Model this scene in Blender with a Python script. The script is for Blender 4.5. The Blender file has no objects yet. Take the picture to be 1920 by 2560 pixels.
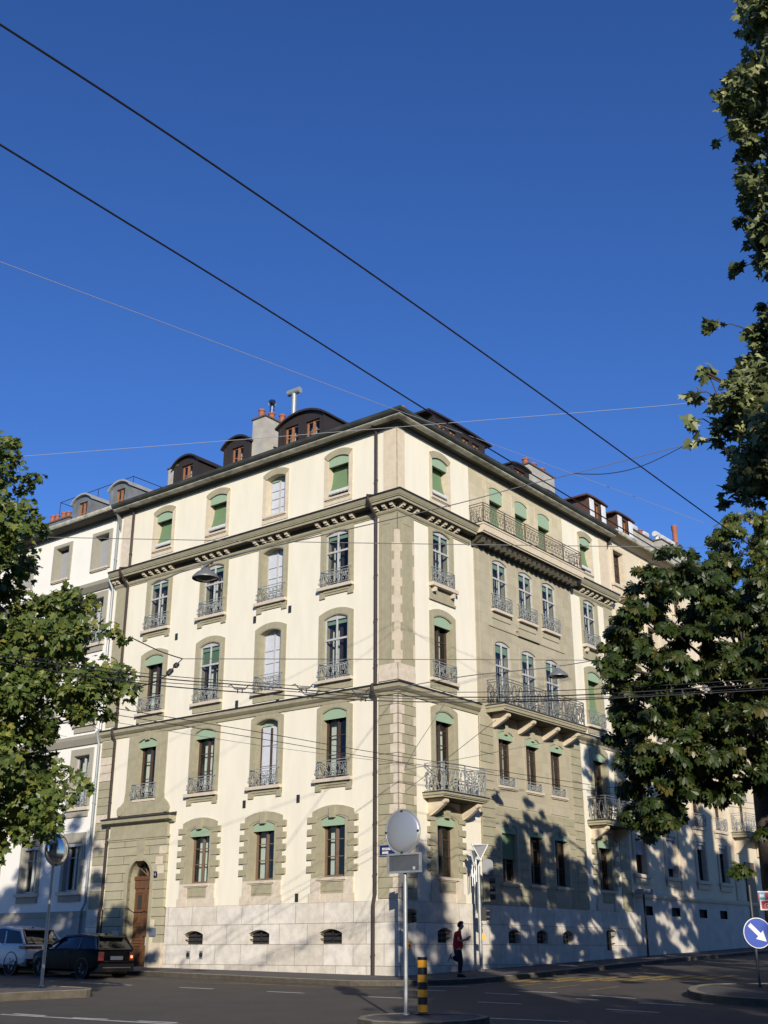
import bpy, bmesh, math, random
import numpy as np
from mathutils import Vector, Matrix
R = math.radians
random.seed(7)
SC = bpy.context.scene
COL = SC.collection

# ------------------------------------------------------------------ camera, sky, sun
EYE = 0.763
FPX, PITCH = 2865.0, R(20.95)
cam = bpy.data.cameras.new('camera'); camo = bpy.data.objects.new('camera', cam); COL.objects.link(camo)
cam.sensor_fit = 'VERTICAL'; cam.sensor_height = 36.0; cam.lens = FPX / 2560 * 36.0
cam.clip_start = 0.1; cam.clip_end = 3000
camo.location = (0, 0, EYE); camo.rotation_euler = (R(90) + PITCH, 0, 0)
SC.camera = camo
SUN_EL, SUN_AZ = R(17.4), R(7.8)          # azimuth measured from straight behind the camera towards +x
S = Vector((math.sin(SUN_AZ) * math.cos(SUN_EL), -math.cos(SUN_AZ) * math.cos(SUN_EL), math.sin(SUN_EL)))
sun = bpy.data.lights.new('sun', 'SUN'); suno = bpy.data.objects.new('sun', sun); COL.objects.link(suno)
sun.energy = 5.0; sun.angle = R(0.55); sun.color = (1.0, 0.91, 0.79)
suno.rotation_euler = S.to_track_quat('Z', 'Y').to_euler(); suno.location = (0, 0, 60)
W = bpy.data.worlds.new('World'); SC.world = W; W.use_nodes = True
nt = W.node_tree; bg = nt.nodes['Background']
sky = nt.nodes.new('ShaderNodeTexSky'); sky.sky_type = 'NISHITA'; sky.sun_disc = False
sky.sun_elevation = SUN_EL; sky.sun_rotation = R(180) - SUN_AZ
sky.altitude = 1500; sky.air_density = 1.0; sky.dust_density = 0.0; sky.ozone_density = 4.5
hsv = nt.nodes.new('ShaderNodeHueSaturation'); hsv.inputs['Hue'].default_value = 0.514; hsv.inputs['Saturation'].default_value = 1.14
nt.links.new(sky.outputs[0], hsv.inputs['Color']); nt.links.new(hsv.outputs[0], bg.inputs[0]); bg.inputs[1].default_value = 0.122
SC.view_settings.view_transform = 'Standard'; SC.view_settings.look = 'None'
SC.view_settings.exposure = 0.36; SC.view_settings.gamma = 1.0
SC.cycles.max_bounces = 6; SC.cycles.transparent_max_bounces = 12
SC.cycles.use_denoising = True

# ------------------------------------------------------------------ helpers
def ray(px, py):
    x, y = (px - 960) / FPX, (py - 1280) / FPX
    return Vector((x, math.cos(PITCH) + y * math.sin(PITCH), math.sin(PITCH) - y * math.cos(PITCH)))
def at(px, py, Y):                          # the point seen at that pixel of the 1920 x 2560 photograph, at distance Y
    r = ray(px, py); return Vector((0, 0, EYE)) + r * (Y / r.y)
def gz(x, y):                               # pavement level: a street that climbs away from the camera
    g = 0.0077 * max(-40, min(40, x - 0.49)) * max(0, min(1, (y + 5) / 20))
    if y >= 24: return g + 0.0333 * (min(y, 110) - 40)
    return g + 0.0333 * -16 + 0.012 * (max(y, -60) - 24)
ROAD = -0.14
def rgb(c): return (*c, 1.0)
MATS = {}
ALB = 0.83                                   # overall reflectance, set against the exposure
def mat(name, col, rough=0.7, metal=0.0, spec=0.4, var=0.0, scale=3.0, bump=0.0, bscale=40.0, col2=None, emit=None, stretch=None):
    if name in MATS: return MATS[name]
    if not emit: col = tuple(c * ALB for c in col); col2 = col2 and tuple(c * ALB for c in col2)
    m = bpy.data.materials.new(name); m.use_nodes = True; n = m.node_tree.nodes; l = m.node_tree.links
    b = n['Principled BSDF']; b.inputs['Base Color'].default_value = rgb(col); b.inputs['Roughness'].default_value = rough
    b.inputs['Metallic'].default_value = metal; b.inputs['Specular IOR Level'].default_value = spec
    if var or bump:
        tc = n.new('ShaderNodeTexCoord'); vec = tc.outputs['Object']
        if stretch:
            mp = n.new('ShaderNodeMapping'); mp.inputs['Scale'].default_value = stretch; l.new(vec, mp.inputs[0]); vec = mp.outputs[0]
    if var:
        nz = n.new('ShaderNodeTexNoise'); nz.inputs['Scale'].default_value = scale; nz.inputs['Detail'].default_value = 8
        nz.inputs['Roughness'].default_value = 0.65
        l.new(vec, nz.inputs['Vector'])
        cr = n.new('ShaderNodeValToRGB'); c2 = col2 or tuple(c * (1 - var) for c in col)
        cr.color_ramp.elements[0].position = 0.35; cr.color_ramp.elements[1].position = 0.62
        cr.color_ramp.elements[0].color = rgb(c2); cr.color_ramp.elements[1].color = rgb(col)
        l.new(nz.outputs['Fac'], cr.inputs[0]); l.new(cr.outputs[0], b.inputs['Base Color'])
    if bump:
        n2 = n.new('ShaderNodeTexNoise'); n2.inputs['Scale'].default_value = bscale; n2.inputs['Detail'].default_value = 4
        l.new(vec, n2.inputs['Vector']); bp = n.new('ShaderNodeBump'); bp.inputs['Strength'].default_value = bump; bp.inputs['Distance'].default_value = 0.02
        l.new(n2.outputs['Fac'], bp.inputs['Height']); l.new(bp.outputs[0], b.inputs['Normal'])
    if emit:
        b.inputs['Emission Color'].default_value = rgb(col); b.inputs['Emission Strength'].default_value = emit
    MATS[name] = m; return m
def brickmat(name, col, col2, joint, w, h, jw=0.01, off=0.5, rough=0.8, zshift=0.0, bump=0.6, stain=0.15, squash=1.0, nscale=2.5):
    if name in MATS: return MATS[name]
    m = mat(name, col, rough); col, col2, joint = [tuple(c * ALB for c in q) for q in (col, col2, joint)]; n = m.node_tree.nodes; l = m.node_tree.links; b = n['Principled BSDF']
    tc = n.new('ShaderNodeTexCoord'); sp = n.new('ShaderNodeSeparateXYZ'); cb = n.new('ShaderNodeCombineXYZ')
    l.new(tc.outputs['Object'], sp.inputs[0]); l.new(sp.outputs[0], cb.inputs[0])
    ad = n.new('ShaderNodeMath'); ad.operation = 'ADD'; ad.inputs[1].default_value = zshift
    l.new(sp.outputs[2], ad.inputs[0]); l.new(ad.outputs[0], cb.inputs[1])
    br = n.new('ShaderNodeTexBrick'); br.offset = off; br.inputs['Scale'].default_value = 1.0
    br.inputs['Brick Width'].default_value = w; br.inputs['Row Height'].default_value = h
    br.inputs['Mortar Size'].default_value = jw; br.inputs['Mortar Smooth'].default_value = 0.2; br.inputs['Bias'].default_value = 0.0
    br.inputs['Color1'].default_value = rgb(col); br.inputs['Color2'].default_value = rgb(col2); br.inputs['Mortar'].default_value = rgb(joint)
    l.new(cb.outputs[0], br.inputs['Vector'])
    nz = n.new('ShaderNodeTexNoise'); nz.inputs['Scale'].default_value = nscale; nz.inputs['Detail'].default_value = 10; nz.inputs['Roughness'].default_value = 0.7
    l.new(tc.outputs['Object'], nz.inputs['Vector'])
    mr = n.new('ShaderNodeMapRange'); mr.inputs[1].default_value = 0.3; mr.inputs[2].default_value = 0.6
    mr.inputs[3].default_value = 1 - stain; mr.inputs[4].default_value = 1.0; l.new(nz.outputs['Fac'], mr.inputs[0])
    mx = n.new('ShaderNodeMix'); mx.data_type = 'RGBA'; mx.blend_type = 'MULTIPLY'; mx.inputs[0].default_value = 1.0
    l.new(br.outputs['Color'], mx.inputs[6]); l.new(mr.outputs[0], mx.inputs[7]); l.new(mx.outputs[2], b.inputs['Base Color'])
    bp = n.new('ShaderNodeBump'); bp.inputs['Strength'].default_value = bump; bp.inputs['Distance'].default_value = 0.02; bp.invert = True
    l.new(br.outputs['Fac'], bp.inputs['Height']); l.new(bp.outputs[0], b.inputs['Normal'])
    return m
def glassmat(name, tint=(0.75, 0.8, 0.8), rough=0.02, refl=1.0):
    m = bpy.data.materials.new(name); m.use_nodes = True; n = m.node_tree.nodes; l = m.node_tree.links
    n.remove(n['Principled BSDF']); out = n['Material Output']
    g = n.new('ShaderNodeBsdfGlossy'); g.inputs['Roughness'].default_value = rough; g.inputs['Color'].default_value = (refl, refl, refl, 1)
    t = n.new('ShaderNodeBsdfTransparent'); t.inputs['Color'].default_value = rgb(tint)
    f = n.new('ShaderNodeLayerWeight'); f.inputs['Blend'].default_value = .5; pw = n.new('ShaderNodeMath'); pw.operation = 'POWER'; pw.inputs[1].default_value = 4.0; l.new(f.outputs['Facing'], pw.inputs[0])
    mr = n.new('ShaderNodeMapRange'); mr.inputs[3].default_value = .06; mr.inputs[4].default_value = .9; l.new(pw.outputs[0], mr.inputs[0])
    x = n.new('ShaderNodeMixShader'); l.new(mr.outputs[0], x.inputs[0]); l.new(t.outputs[0], x.inputs[1]); l.new(g.outputs[0], x.inputs[2])
    l.new(x.outputs[0], out.inputs['Surface']); MATS[name] = m; return m

class MB:                                    # collects shapes for ONE mesh object, several material slots allowed
    def __init__(s): s.v = []; s.f = []; s.m = []; s.k = 0
    def q(s, pts, k=None):
        i = len(s.v); s.v += [tuple(p) for p in pts]; s.f.append(tuple(range(i, i + len(pts)))); s.m.append(s.k if k is None else k)
    def box(s, x0, x1, y0, y1, z0, z1, k=None):
        if x0 > x1: x0, x1 = x1, x0
        i = len(s.v); s.v += [(x, y, z) for z in (z0, z1) for y in (y0, y1) for x in (x0, x1)]
        for f in ((0, 1, 3, 2)[::-1], (4, 5, 7, 6), (0, 1, 5, 4), (2, 3, 7, 6)[::-1], (0, 2, 6, 4)[::-1], (1, 3, 7, 5)):
            s.f.append(tuple(i + j for j in f)); s.m.append(s.k if k is None else k)
    def prism(s, poly, y0, y1, k=None, caps=(True, True)):      # polygon in (x, z), extruded along y
        i = len(s.v); n = len(poly); s.v += [(p[0], y0, p[1]) for p in poly] + [(p[0], y1, p[1]) for p in poly]
        kk = s.k if k is None else k
        for j in range(n):
            s.f.append((i + j, i + (j + 1) % n, i + n + (j + 1) % n, i + n + j)); s.m.append(kk)
        if caps[0]: s.f.append(tuple(range(i, i + n))); s.m.append(kk)
        if caps[1]: s.f.append(tuple(range(i + 2 * n - 1, i + n - 1, -1))); s.m.append(kk)
    def slab(s, poly, z0, z1, k=None):                           # polygon in (x, y), extruded along z
        i = len(s.v); n = len(poly); s.v += [(p[0], p[1], z0) for p in poly] + [(p[0], p[1], z1) for p in poly]
        kk = s.k if k is None else k
        for j in range(n):
            s.f.append((i + j, i + (j + 1) % n, i + n + (j + 1) % n, i + n + j)); s.m.append(kk)
        s.f.append(tuple(range(i + n - 1, i - 1, -1))); s.m.append(kk); s.f.append(tuple(range(i + n, i + 2 * n))); s.m.append(kk)
    def ring(s, inner, outer, y0, y1, k=None, kin=None):         # frame between two outlines of equal length (open at nothing)
        n = len(inner); i = len(s.v); kk = s.k if k is None else k
        for y in (y0, y1):
            s.v += [(p[0], y, p[1]) for p in inner]; s.v += [(p[0], y, p[1]) for p in outer]
        I0, O0, I1, O1 = i, i + n, i + 2 * n, i + 3 * n
        for j in range(n):
            a, b = j, (j + 1) % n
            s.f.append((I0 + a, I0 + b, O0 + b, O0 + a)); s.m.append(kk)
            s.f.append((I1 + a, O1 + a, O1 + b, I1 + b)); s.m.append(kk)
            s.f.append((I0 + a, I1 + a, I1 + b, I0 + b)); s.m.append(kk if kin is None else kin)
            s.f.append((O0 + a, O0 + b, O1 + b, O1 + a)); s.m.append(kk)
    def tube(s, pts, r, n=6, k=None, cap=True):
        pts = [Vector(p) for p in pts]; rs = r if isinstance(r, (list, tuple)) else [r] * len(pts); kk = s.k if k is None else k
        i0 = len(s.v); up = None
        for j, p in enumerate(pts):
            d = (pts[min(j + 1, len(pts) - 1)] - pts[max(j - 1, 0)])
            if d.length < 1e-9: d = Vector((0, 0, 1))
            d.normalize()
            if up is None: up = d.orthogonal().normalized()
            up = (up - d * up.dot(d))
            if up.length < 1e-6: up = d.orthogonal()
            up.normalize(); w = d.cross(up)
            for a in range(n):
                t = 2 * math.pi * a / n; s.v.append(tuple(p + (up * math.cos(t) + w * math.sin(t)) * rs[j]))
        for j in range(len(pts) - 1):
            for a in range(n):
                b = (a + 1) % n; q = i0 + j * n
                s.f.append((q + a, q + b, q + n + b, q + n + a)); s.m.append(kk)
        if cap:
            s.f.append(tuple(i0 + a for a in range(n))[::-1]); s.m.append(kk)
            s.f.append(tuple(i0 + (len(pts) - 1) * n + a for a in range(n))); s.m.append(kk)
    def lathe(s, prof, c=(0, 0, 0), n=16, k=None, axis='z', cap=True):     # profile [(radius, height)]
        kk = s.k if k is None else k; i0 = len(s.v); c = Vector(c)
        for r, h in prof:
            for a in range(n):
                t = 2 * math.pi * a / n; x, y = r * math.cos(t), r * math.sin(t)
                p = {'z': (x, y, h), 'y': (x, h, y), 'x': (h, x, y)}[axis]
                s.v.append(tuple(c + Vector(p)))
        for j in range(len(prof) - 1):
            for a in range(n):
                b = (a + 1) % n; q = i0 + j * n
                s.f.append((q + a, q + b, q + n + b, q + n + a)); s.m.append(kk)
        if cap and prof[0][0] > 1e-4: s.f.append(tuple(i0 + a for a in range(n))[::-1]); s.m.append(kk)
        if cap and prof[-1][0] > 1e-4: s.f.append(tuple(i0 + (len(prof) - 1) * n + a for a in range(n))); s.m.append(kk)
    def loft(s, rings, k=None, closed=True, caps=True):
        kk = s.k if k is None else k; i0 = len(s.v); n = len(rings[0])
        for r_ in rings: s.v += [tuple(p) for p in r_]
        for j in range(len(rings) - 1):
            for a in range(n if closed else n - 1):
                b = (a + 1) % n; q = i0 + j * n
                s.f.append((q + a, q + b, q + n + b, q + n + a)); s.m.append(kk)
        if caps:
            s.f.append(tuple(i0 + a for a in range(n))[::-1]); s.m.append(kk)
            s.f.append(tuple(i0 + (len(rings) - 1) * n + a for a in range(n))); s.m.append(kk)
    def mesh(s, name, mats, smooth=False):
        me = bpy.data.meshes.new(name); me.from_pydata(s.v, [], s.f)
        for m in (mats if isinstance(mats, (list, tuple)) else [mats]): me.materials.append(m)
        me.polygons.foreach_set('material_index', s.m)
        bm = bmesh.new(); bm.from_mesh(me)
        if smooth: bmesh.ops.remove_doubles(bm, verts=bm.verts, dist=1e-5)
        if len(s.f) > 1: bmesh.ops.recalc_face_normals(bm, faces=bm.faces)
        bm.to_mesh(me); bm.free()
        if smooth:
            me.polygons.foreach_set('use_smooth', [True] * len(me.polygons))
            try: me.set_sharp_from_angle(angle=R(38))
            except Exception: pass
        me.update(); return me
    def build(s, name, mats, parent=None, loc=(0, 0, 0), rz=0.0, smooth=False, label=None):
        o = bpy.data.objects.new(name, s.mesh(name, mats, smooth)); COL.objects.link(o)
        o.location = loc; o.rotation_euler = (0, 0, rz)
        if parent is not None: o.parent = parent
        if label: o['label'] = label
        return o
def tag(o, label=None, cat=None, group=None, kind=None):
    if label: o['label'] = label
    if cat: o['category'] = cat
    if group: o['group'] = group
    if kind: o['kind'] = kind
    return o
def empty(name, loc, rz=0.0, label=None, cat=None, group=None):
    o = bpy.data.objects.new(name, None); COL.objects.link(o); o.location = loc; o.rotation_euler = (0, 0, rz); o.empty_display_size = 0.3
    return tag(o, label, cat, group)
def copy_part(o, parent, loc, rz=None):                           # a part with its sub-parts
    c = o.copy(); COL.objects.link(c); c.parent = parent; c.location = loc
    if rz is not None: c.rotation_euler = (0, 0, rz)
    for ch in o.children:
        d = ch.copy(); COL.objects.link(d); d.parent = c
    return c
def text_mb(mb, txt, size, x, y, z, k=0):                         # upright lettering in the xz plane, facing -y
    cu = bpy.data.curves.new('t', 'FONT'); cu.body = txt; cu.size = size; cu.align_x = 'CENTER'; cu.align_y = 'CENTER'
    o = bpy.data.objects.new('t', cu); COL.objects.link(o)
    me = o.to_mesh(depsgraph=None) if False else bpy.data.meshes.new_from_object(o)
    vs = [v.co.copy() for v in me.vertices]
    for p in me.polygons: mb.q([(x + vs[i].x, y, z + vs[i].y) for i in p.vertices], k)
    bpy.data.objects.remove(o); bpy.data.curves.remove(cu); bpy.data.meshes.remove(me)

# ------------------------------------------------------------------ materials
WALL = mat('cream_plaster', (0.80, 0.755, 0.61), 0.9, var=0.07, scale=1.6, bump=0.2, bscale=45, stretch=(1.3, 1.3, .28))
WALLW = mat('white_plaster', (0.84, 0.82, 0.74), 0.9, var=0.05, scale=0.9, bump=0.12, bscale=60)
WALLR = mat('buff_plaster', (0.70, 0.62, 0.46), 0.9, var=0.08, scale=0.9, bump=0.12, bscale=60)
TRIM = mat('grey_green_stone', (0.375, 0.345, 0.23), 0.85, var=0.16, scale=4, bump=0.12, bscale=50)
TRIMG = mat('grey_trim', (0.36, 0.34, 0.27), 0.85, var=0.12, scale=4, bump=0.12, bscale=50)
PALE = mat('pale_stone', (0.66, 0.57, 0.42), 0.85, var=0.14, scale=4, bump=0.12, bscale=50)
BEIGE = mat('beige_stone', (0.66, 0.58, 0.455), 0.85, var=0.18, scale=5, bump=0.12, bscale=50)
SILL = mat('sill_stone', (0.62, 0.54, 0.42), 0.85, var=0.12, scale=5)
PLINTH = brickmat('plinth_blocks', (0.76, 0.72, 0.63), (0.63, 0.575, 0.475), (0.24, 0.20, 0.15), 1.32, 0.68, 0.009, 0.43, zshift=-0.29, stain=0.28, bump=0.35)
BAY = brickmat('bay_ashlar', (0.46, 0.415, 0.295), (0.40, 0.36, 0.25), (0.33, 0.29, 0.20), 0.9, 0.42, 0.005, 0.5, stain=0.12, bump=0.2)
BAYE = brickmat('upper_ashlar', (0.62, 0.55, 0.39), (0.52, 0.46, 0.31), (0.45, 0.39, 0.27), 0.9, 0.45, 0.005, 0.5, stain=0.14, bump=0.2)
RUST = brickmat('rusticated_stone', (0.385, 0.355, 0.235), (0.42, 0.385, 0.26), (0.10, 0.085, 0.05), 3.1, 0.335, 0.012, 0.5, stain=0.12, bump=1.0)
METALD = mat('dark_flashing', (0.022, 0.019, 0.016), 0.45, spec=0.4)
GUTTER = mat('weathered_gutter', (0.06, 0.065, 0.055), 0.5, var=0.5, scale=1.2, spec=0.5)
GUTL = mat('pale_zinc_lip', (0.62, 0.61, 0.50), 0.6, var=0.6, scale=1.7)
SLATE = mat('dark_slate', (0.035, 0.034, 0.033), 0.6, var=0.3, scale=3, bump=0.3, bscale=25)
DORM = mat('dark_brown_sheet', (0.034, 0.027, 0.023), 0.5, var=0.15, scale=2)
ZINC = mat('grey_zinc', (0.22, 0.235, 0.245), 0.5, metal=0.2, var=0.3, scale=1.5)
BROWNS = mat('red_brown_sheet', (0.10, 0.055, 0.042), 0.55, var=0.15, scale=2)
PIPE = mat('brown_pipe', (0.045, 0.032, 0.027), 0.5)
PIPEZ = mat('zinc_pipe', (0.32, 0.35, 0.35), 0.45, metal=0.3)
GREENL = mat('light_green_canvas', (0.30, 0.42, 0.285), 0.85, var=0.06, scale=6)
GREEND = mat('green_canvas', (0.15, 0.24, 0.12), 0.85, var=0.08, scale=8, bump=0.1, bscale=90)
GREYB = mat('grey_canvas', (0.33, 0.34, 0.34), 0.85, var=0.06, scale=6)
LACE = mat('lace_fringe', (0.70, 0.70, 0.66), 0.9, var=0.35, scale=30)
WFRAME = mat('white_paint', (0.50, 0.50, 0.49), 0.6, var=0.15, scale=10)
BFRAME = mat('brown_wood_frame', (0.075, 0.045, 0.032), 0.55, var=0.2, scale=9, stretch=(6, 6, 0.5))
LFRAME = mat('light_wood_frame', (0.20, 0.13, 0.085), 0.6, var=0.2, scale=9, stretch=(6, 6, 0.5))
DOORW = mat('oak_door', (0.16, 0.075, 0.034), 0.5, var=0.45, scale=7, stretch=(5, 5, 0.4))
CURT = mat('white_curtain', (0.72, 0.72, 0.64), 0.95, var=0.12, scale=14, stretch=(3, 3, 0.1))
DARKI = mat('dark_room', (0.03, 0.028, 0.025), 0.95)
FALSEP = mat('painted_blue_pane', (0.56, 0.60, 0.66), 0.7, var=0.1, scale=3)
IRON = mat('grey_iron', (0.30, 0.325, 0.32), 0.6, metal=0.0, spec=0.3, var=0.35, scale=14)
IRONM = mat('dark_grey_iron', (0.17, 0.18, 0.178), 0.6, var=0.5, scale=12)
IROND = mat('black_iron', (0.035, 0.035, 0.038), 0.45, metal=0.2)
TERRA = mat('terracotta', (0.36, 0.125, 0.07), 0.8, var=0.25, scale=10)
CHIM = mat('chimney_render', (0.44, 0.42, 0.37), 0.9, var=0.25, scale=1.6, bump=0.3, bscale=30)
GALV = mat('galvanised_steel', (0.40, 0.42, 0.42), 0.42, metal=0.45, var=0.15, scale=8)
CHROME = mat('polished_steel', (0.75, 0.76, 0.76), 0.12, metal=1.0)
BLACK = mat('black_plastic', (0.012, 0.012, 0.013), 0.45)
GLASS = glassmat('window_glass', (0.72, 0.78, 0.76), 0.015, 0.8)
ASPH = mat('asphalt', (0.085, 0.073, 0.060), 0.85, var=0.22, scale=0.7, bump=0.35, bscale=120)
PAVE = mat('pavement_asphalt', (0.105, 0.098, 0.090), 0.9, var=0.2, scale=1.2, bump=0.3, bscale=90)
KERB = mat('granite_kerb', (0.26, 0.225, 0.165), 0.85, var=0.35, scale=4, bump=0.3, bscale=60)
WLINE = mat('white_road_paint', (0.68, 0.68, 0.64), 0.8, var=0.3, scale=6)
YLINE = mat('yellow_road_paint', (0.42, 0.29, 0.075), 0.85, var=0.7, scale=5)
SHADE_SOOT = mat('shaded_sooty_stone', (0.085, 0.076, 0.052), 0.9, var=0.4, scale=5)  # shade below ledges put into a dark stone colour, with some dirt
BARK = mat('bark', (0.075, 0.060, 0.045), 0.95, var=0.4, scale=5, bump=0.8, bscale=14)

# ------------------------------------------------------------------ frames of the two facades
CX, CY = 0.492, 40.0
CB = Vector((CX, CY, 0.0))
AL, AR = R(-38.1), R(51.9)
dL = Vector((-math.cos(R(38.1)), math.sin(R(38.1)), 0)); dR = Vector((math.cos(AR), math.sin(AR), 0))
nL = Vector((-math.sin(R(38.1)), -math.cos(R(38.1)), 0)); nR = Vector((math.sin(AR), -math.cos(AR), 0))
def ptL(u, o, z): return CB + dL * u + nL * o + Vector((0, 0, z))
def ptR(u, o, z): return CB + dR * u + nR * o + Vector((0, 0, z))
def sweep(mb, prof, uL, uR, k=0, closed=True, eL=0.0, eR=0.0):   # profile (o, z) run from left end round the corner to right end
    n = len(prof); i = len(mb.v)
    for o, z in prof: mb.v.append(tuple(dL * uL + nL * o + Vector((0, 0, z))))
    for o, z in prof: mb.v.append(tuple((nL + nR) * o + Vector((0, 0, z))))
    for o, z in prof: mb.v.append(tuple(dR * uR + nR * o + Vector((0, 0, z))))
    for s in (0, 1):
        for a in range(n if closed else n - 1):
            b = (a + 1) % n; q = i + s * n
            mb.f.append((q + a, q + b, q + n + b, q + n + a)); mb.m.append(k)
    if closed:
        mb.f.append(tuple(range(i, i + n))); mb.m.append(k); mb.f.append(tuple(range(i + 2 * n, i + 3 * n))); mb.m.append(k)
def straight(mb, prof, x0, x1, k=0):                              # the same in a facade frame: along x, outward is -y
    mb.loft([[(x0, -o, z) for o, z in prof], [(x1, -o, z) for o, z in prof]], k)
def wall_grid(mb, x0, x1, z0, z1, holes, y=0.0, kf=None):
    xs = sorted({x0, x1, *[min(max(h[i], x0), x1) for h in holes for i in (0, 1)], *([] if kf is None else kf.xs)})
    zs = sorted({z0, z1, *[min(max(h[i], z0), z1) for h in holes for i in (2, 3)], *([] if kf is None else kf.zs)})
    xs = [x for x in xs if x0 <= x <= x1]; zs = [z for z in zs if z0 <= z <= z1]
    for a, b in zip(xs, xs[1:]):
        for c, d in zip(zs, zs[1:]):
            mx, mz = (a + b) / 2, (c + d) / 2
            if any(h[0] < mx < h[1] and h[2] < mz < h[3] for h in holes): continue
            mb.q([(a, y, c), (b, y, c), (b, y, d), (a, y, d)], 0 if kf is None else kf(mx, mz))

# ------------------------------------------------------------------ windows
def arc(w, hs, rise, n=8):
    if rise < 1e-3: return [(w / 2 - w * i / n, hs) for i in range(n + 1)]
    r = (w * w / 4 + rise * rise) / (2 * rise); a = math.asin(min(1, w / 2 / r)); out = []
    for i in range(n + 1):
        t = a - 2 * a * i / n; out.append((r * math.sin(t), hs + rise - r + r * math.cos(t)))
    return out
def outline(w, hs, rise, z0, n=8): return [(-w / 2, z0), (w / 2, z0)] + arc(w, hs, rise, n)
def scrolls(mb, w, h, xf, pitch=0.20, r=0.0135):
    """wrought-iron scrollwork filling w x h; xf maps (x, z) to a point"""
    n = max(2, round(w / pitch)); p = w / n
    for i in range(n):
        cx = -w / 2 + (i + .5) * p; sg = 1 if i % 2 else -1
        def sp(cx_, cz, r0, t0, turns, dirn):
            return [(cx_ + r0 * (1 - .75 * j / 9) * math.cos(t0 + dirn * turns * 2 * math.pi * j / 9), cz + r0 * (1 - .75 * j / 9) * math.sin(t0 + dirn * turns * 2 * math.pi * j / 9)) for j in range(10)]
        a = sp(cx, h * .70, p * .42, -math.pi / 2, 1.1, sg); b = sp(cx, h * .26, p * .38, math.pi / 2, 1.1, sg)
        mb.tube([xf(*q) for q in reversed(a)] + [xf(*q) for q in b], r, 4, cap=False)
        c = sp(cx + sg * p * .5, h * .48, p * .26, math.pi * .5, .9, -sg)
        mb.tube([xf(*q) for q in c], r * .9, 4, cap=False)
        mb.tube([xf(cx - p * .5 + (p * .42 * math.sin(math.pi * j / 8)) * (1 if j % 8 else 0), .03 + (h - .06) * j / 8) for j in range(9)], r * .75, 4, cap=False)
        e_ = sp(cx - sg * p * .25, h * .87, p * .2, -math.pi / 2, .9, sg); mb.tube([xf(*q) for q in e_], r * .8, 4, cap=False)
def guard(w, h, parent, z, y=-0.13, m=None, name='guard_rail'):
    mb = MB(); xf = lambda x, zz: (x, y + .05 * math.sin(math.pi * min(1, max(0, zz / h))) * -1, z + zz)
    for zz in (0.02, h - .10, h): mb.box(-w / 2, w / 2, y - .012, y + .012, z + zz - .012, z + zz + .012)
    for s in (-1, 1):
        for zz in (0.02, h): mb.box(s * w / 2 - .012, s * w / 2 + .012, y, 0.05, z + zz - .012, z + zz + .012)
        mb.box(s * w / 2 - .012, s * w / 2 + .012, y - .012, y + .012, z, z + h)
    scrolls(mb, w, h - .10, xf)
    return mb.build(name, m or IRON, parent)
PROTO = {}
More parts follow.
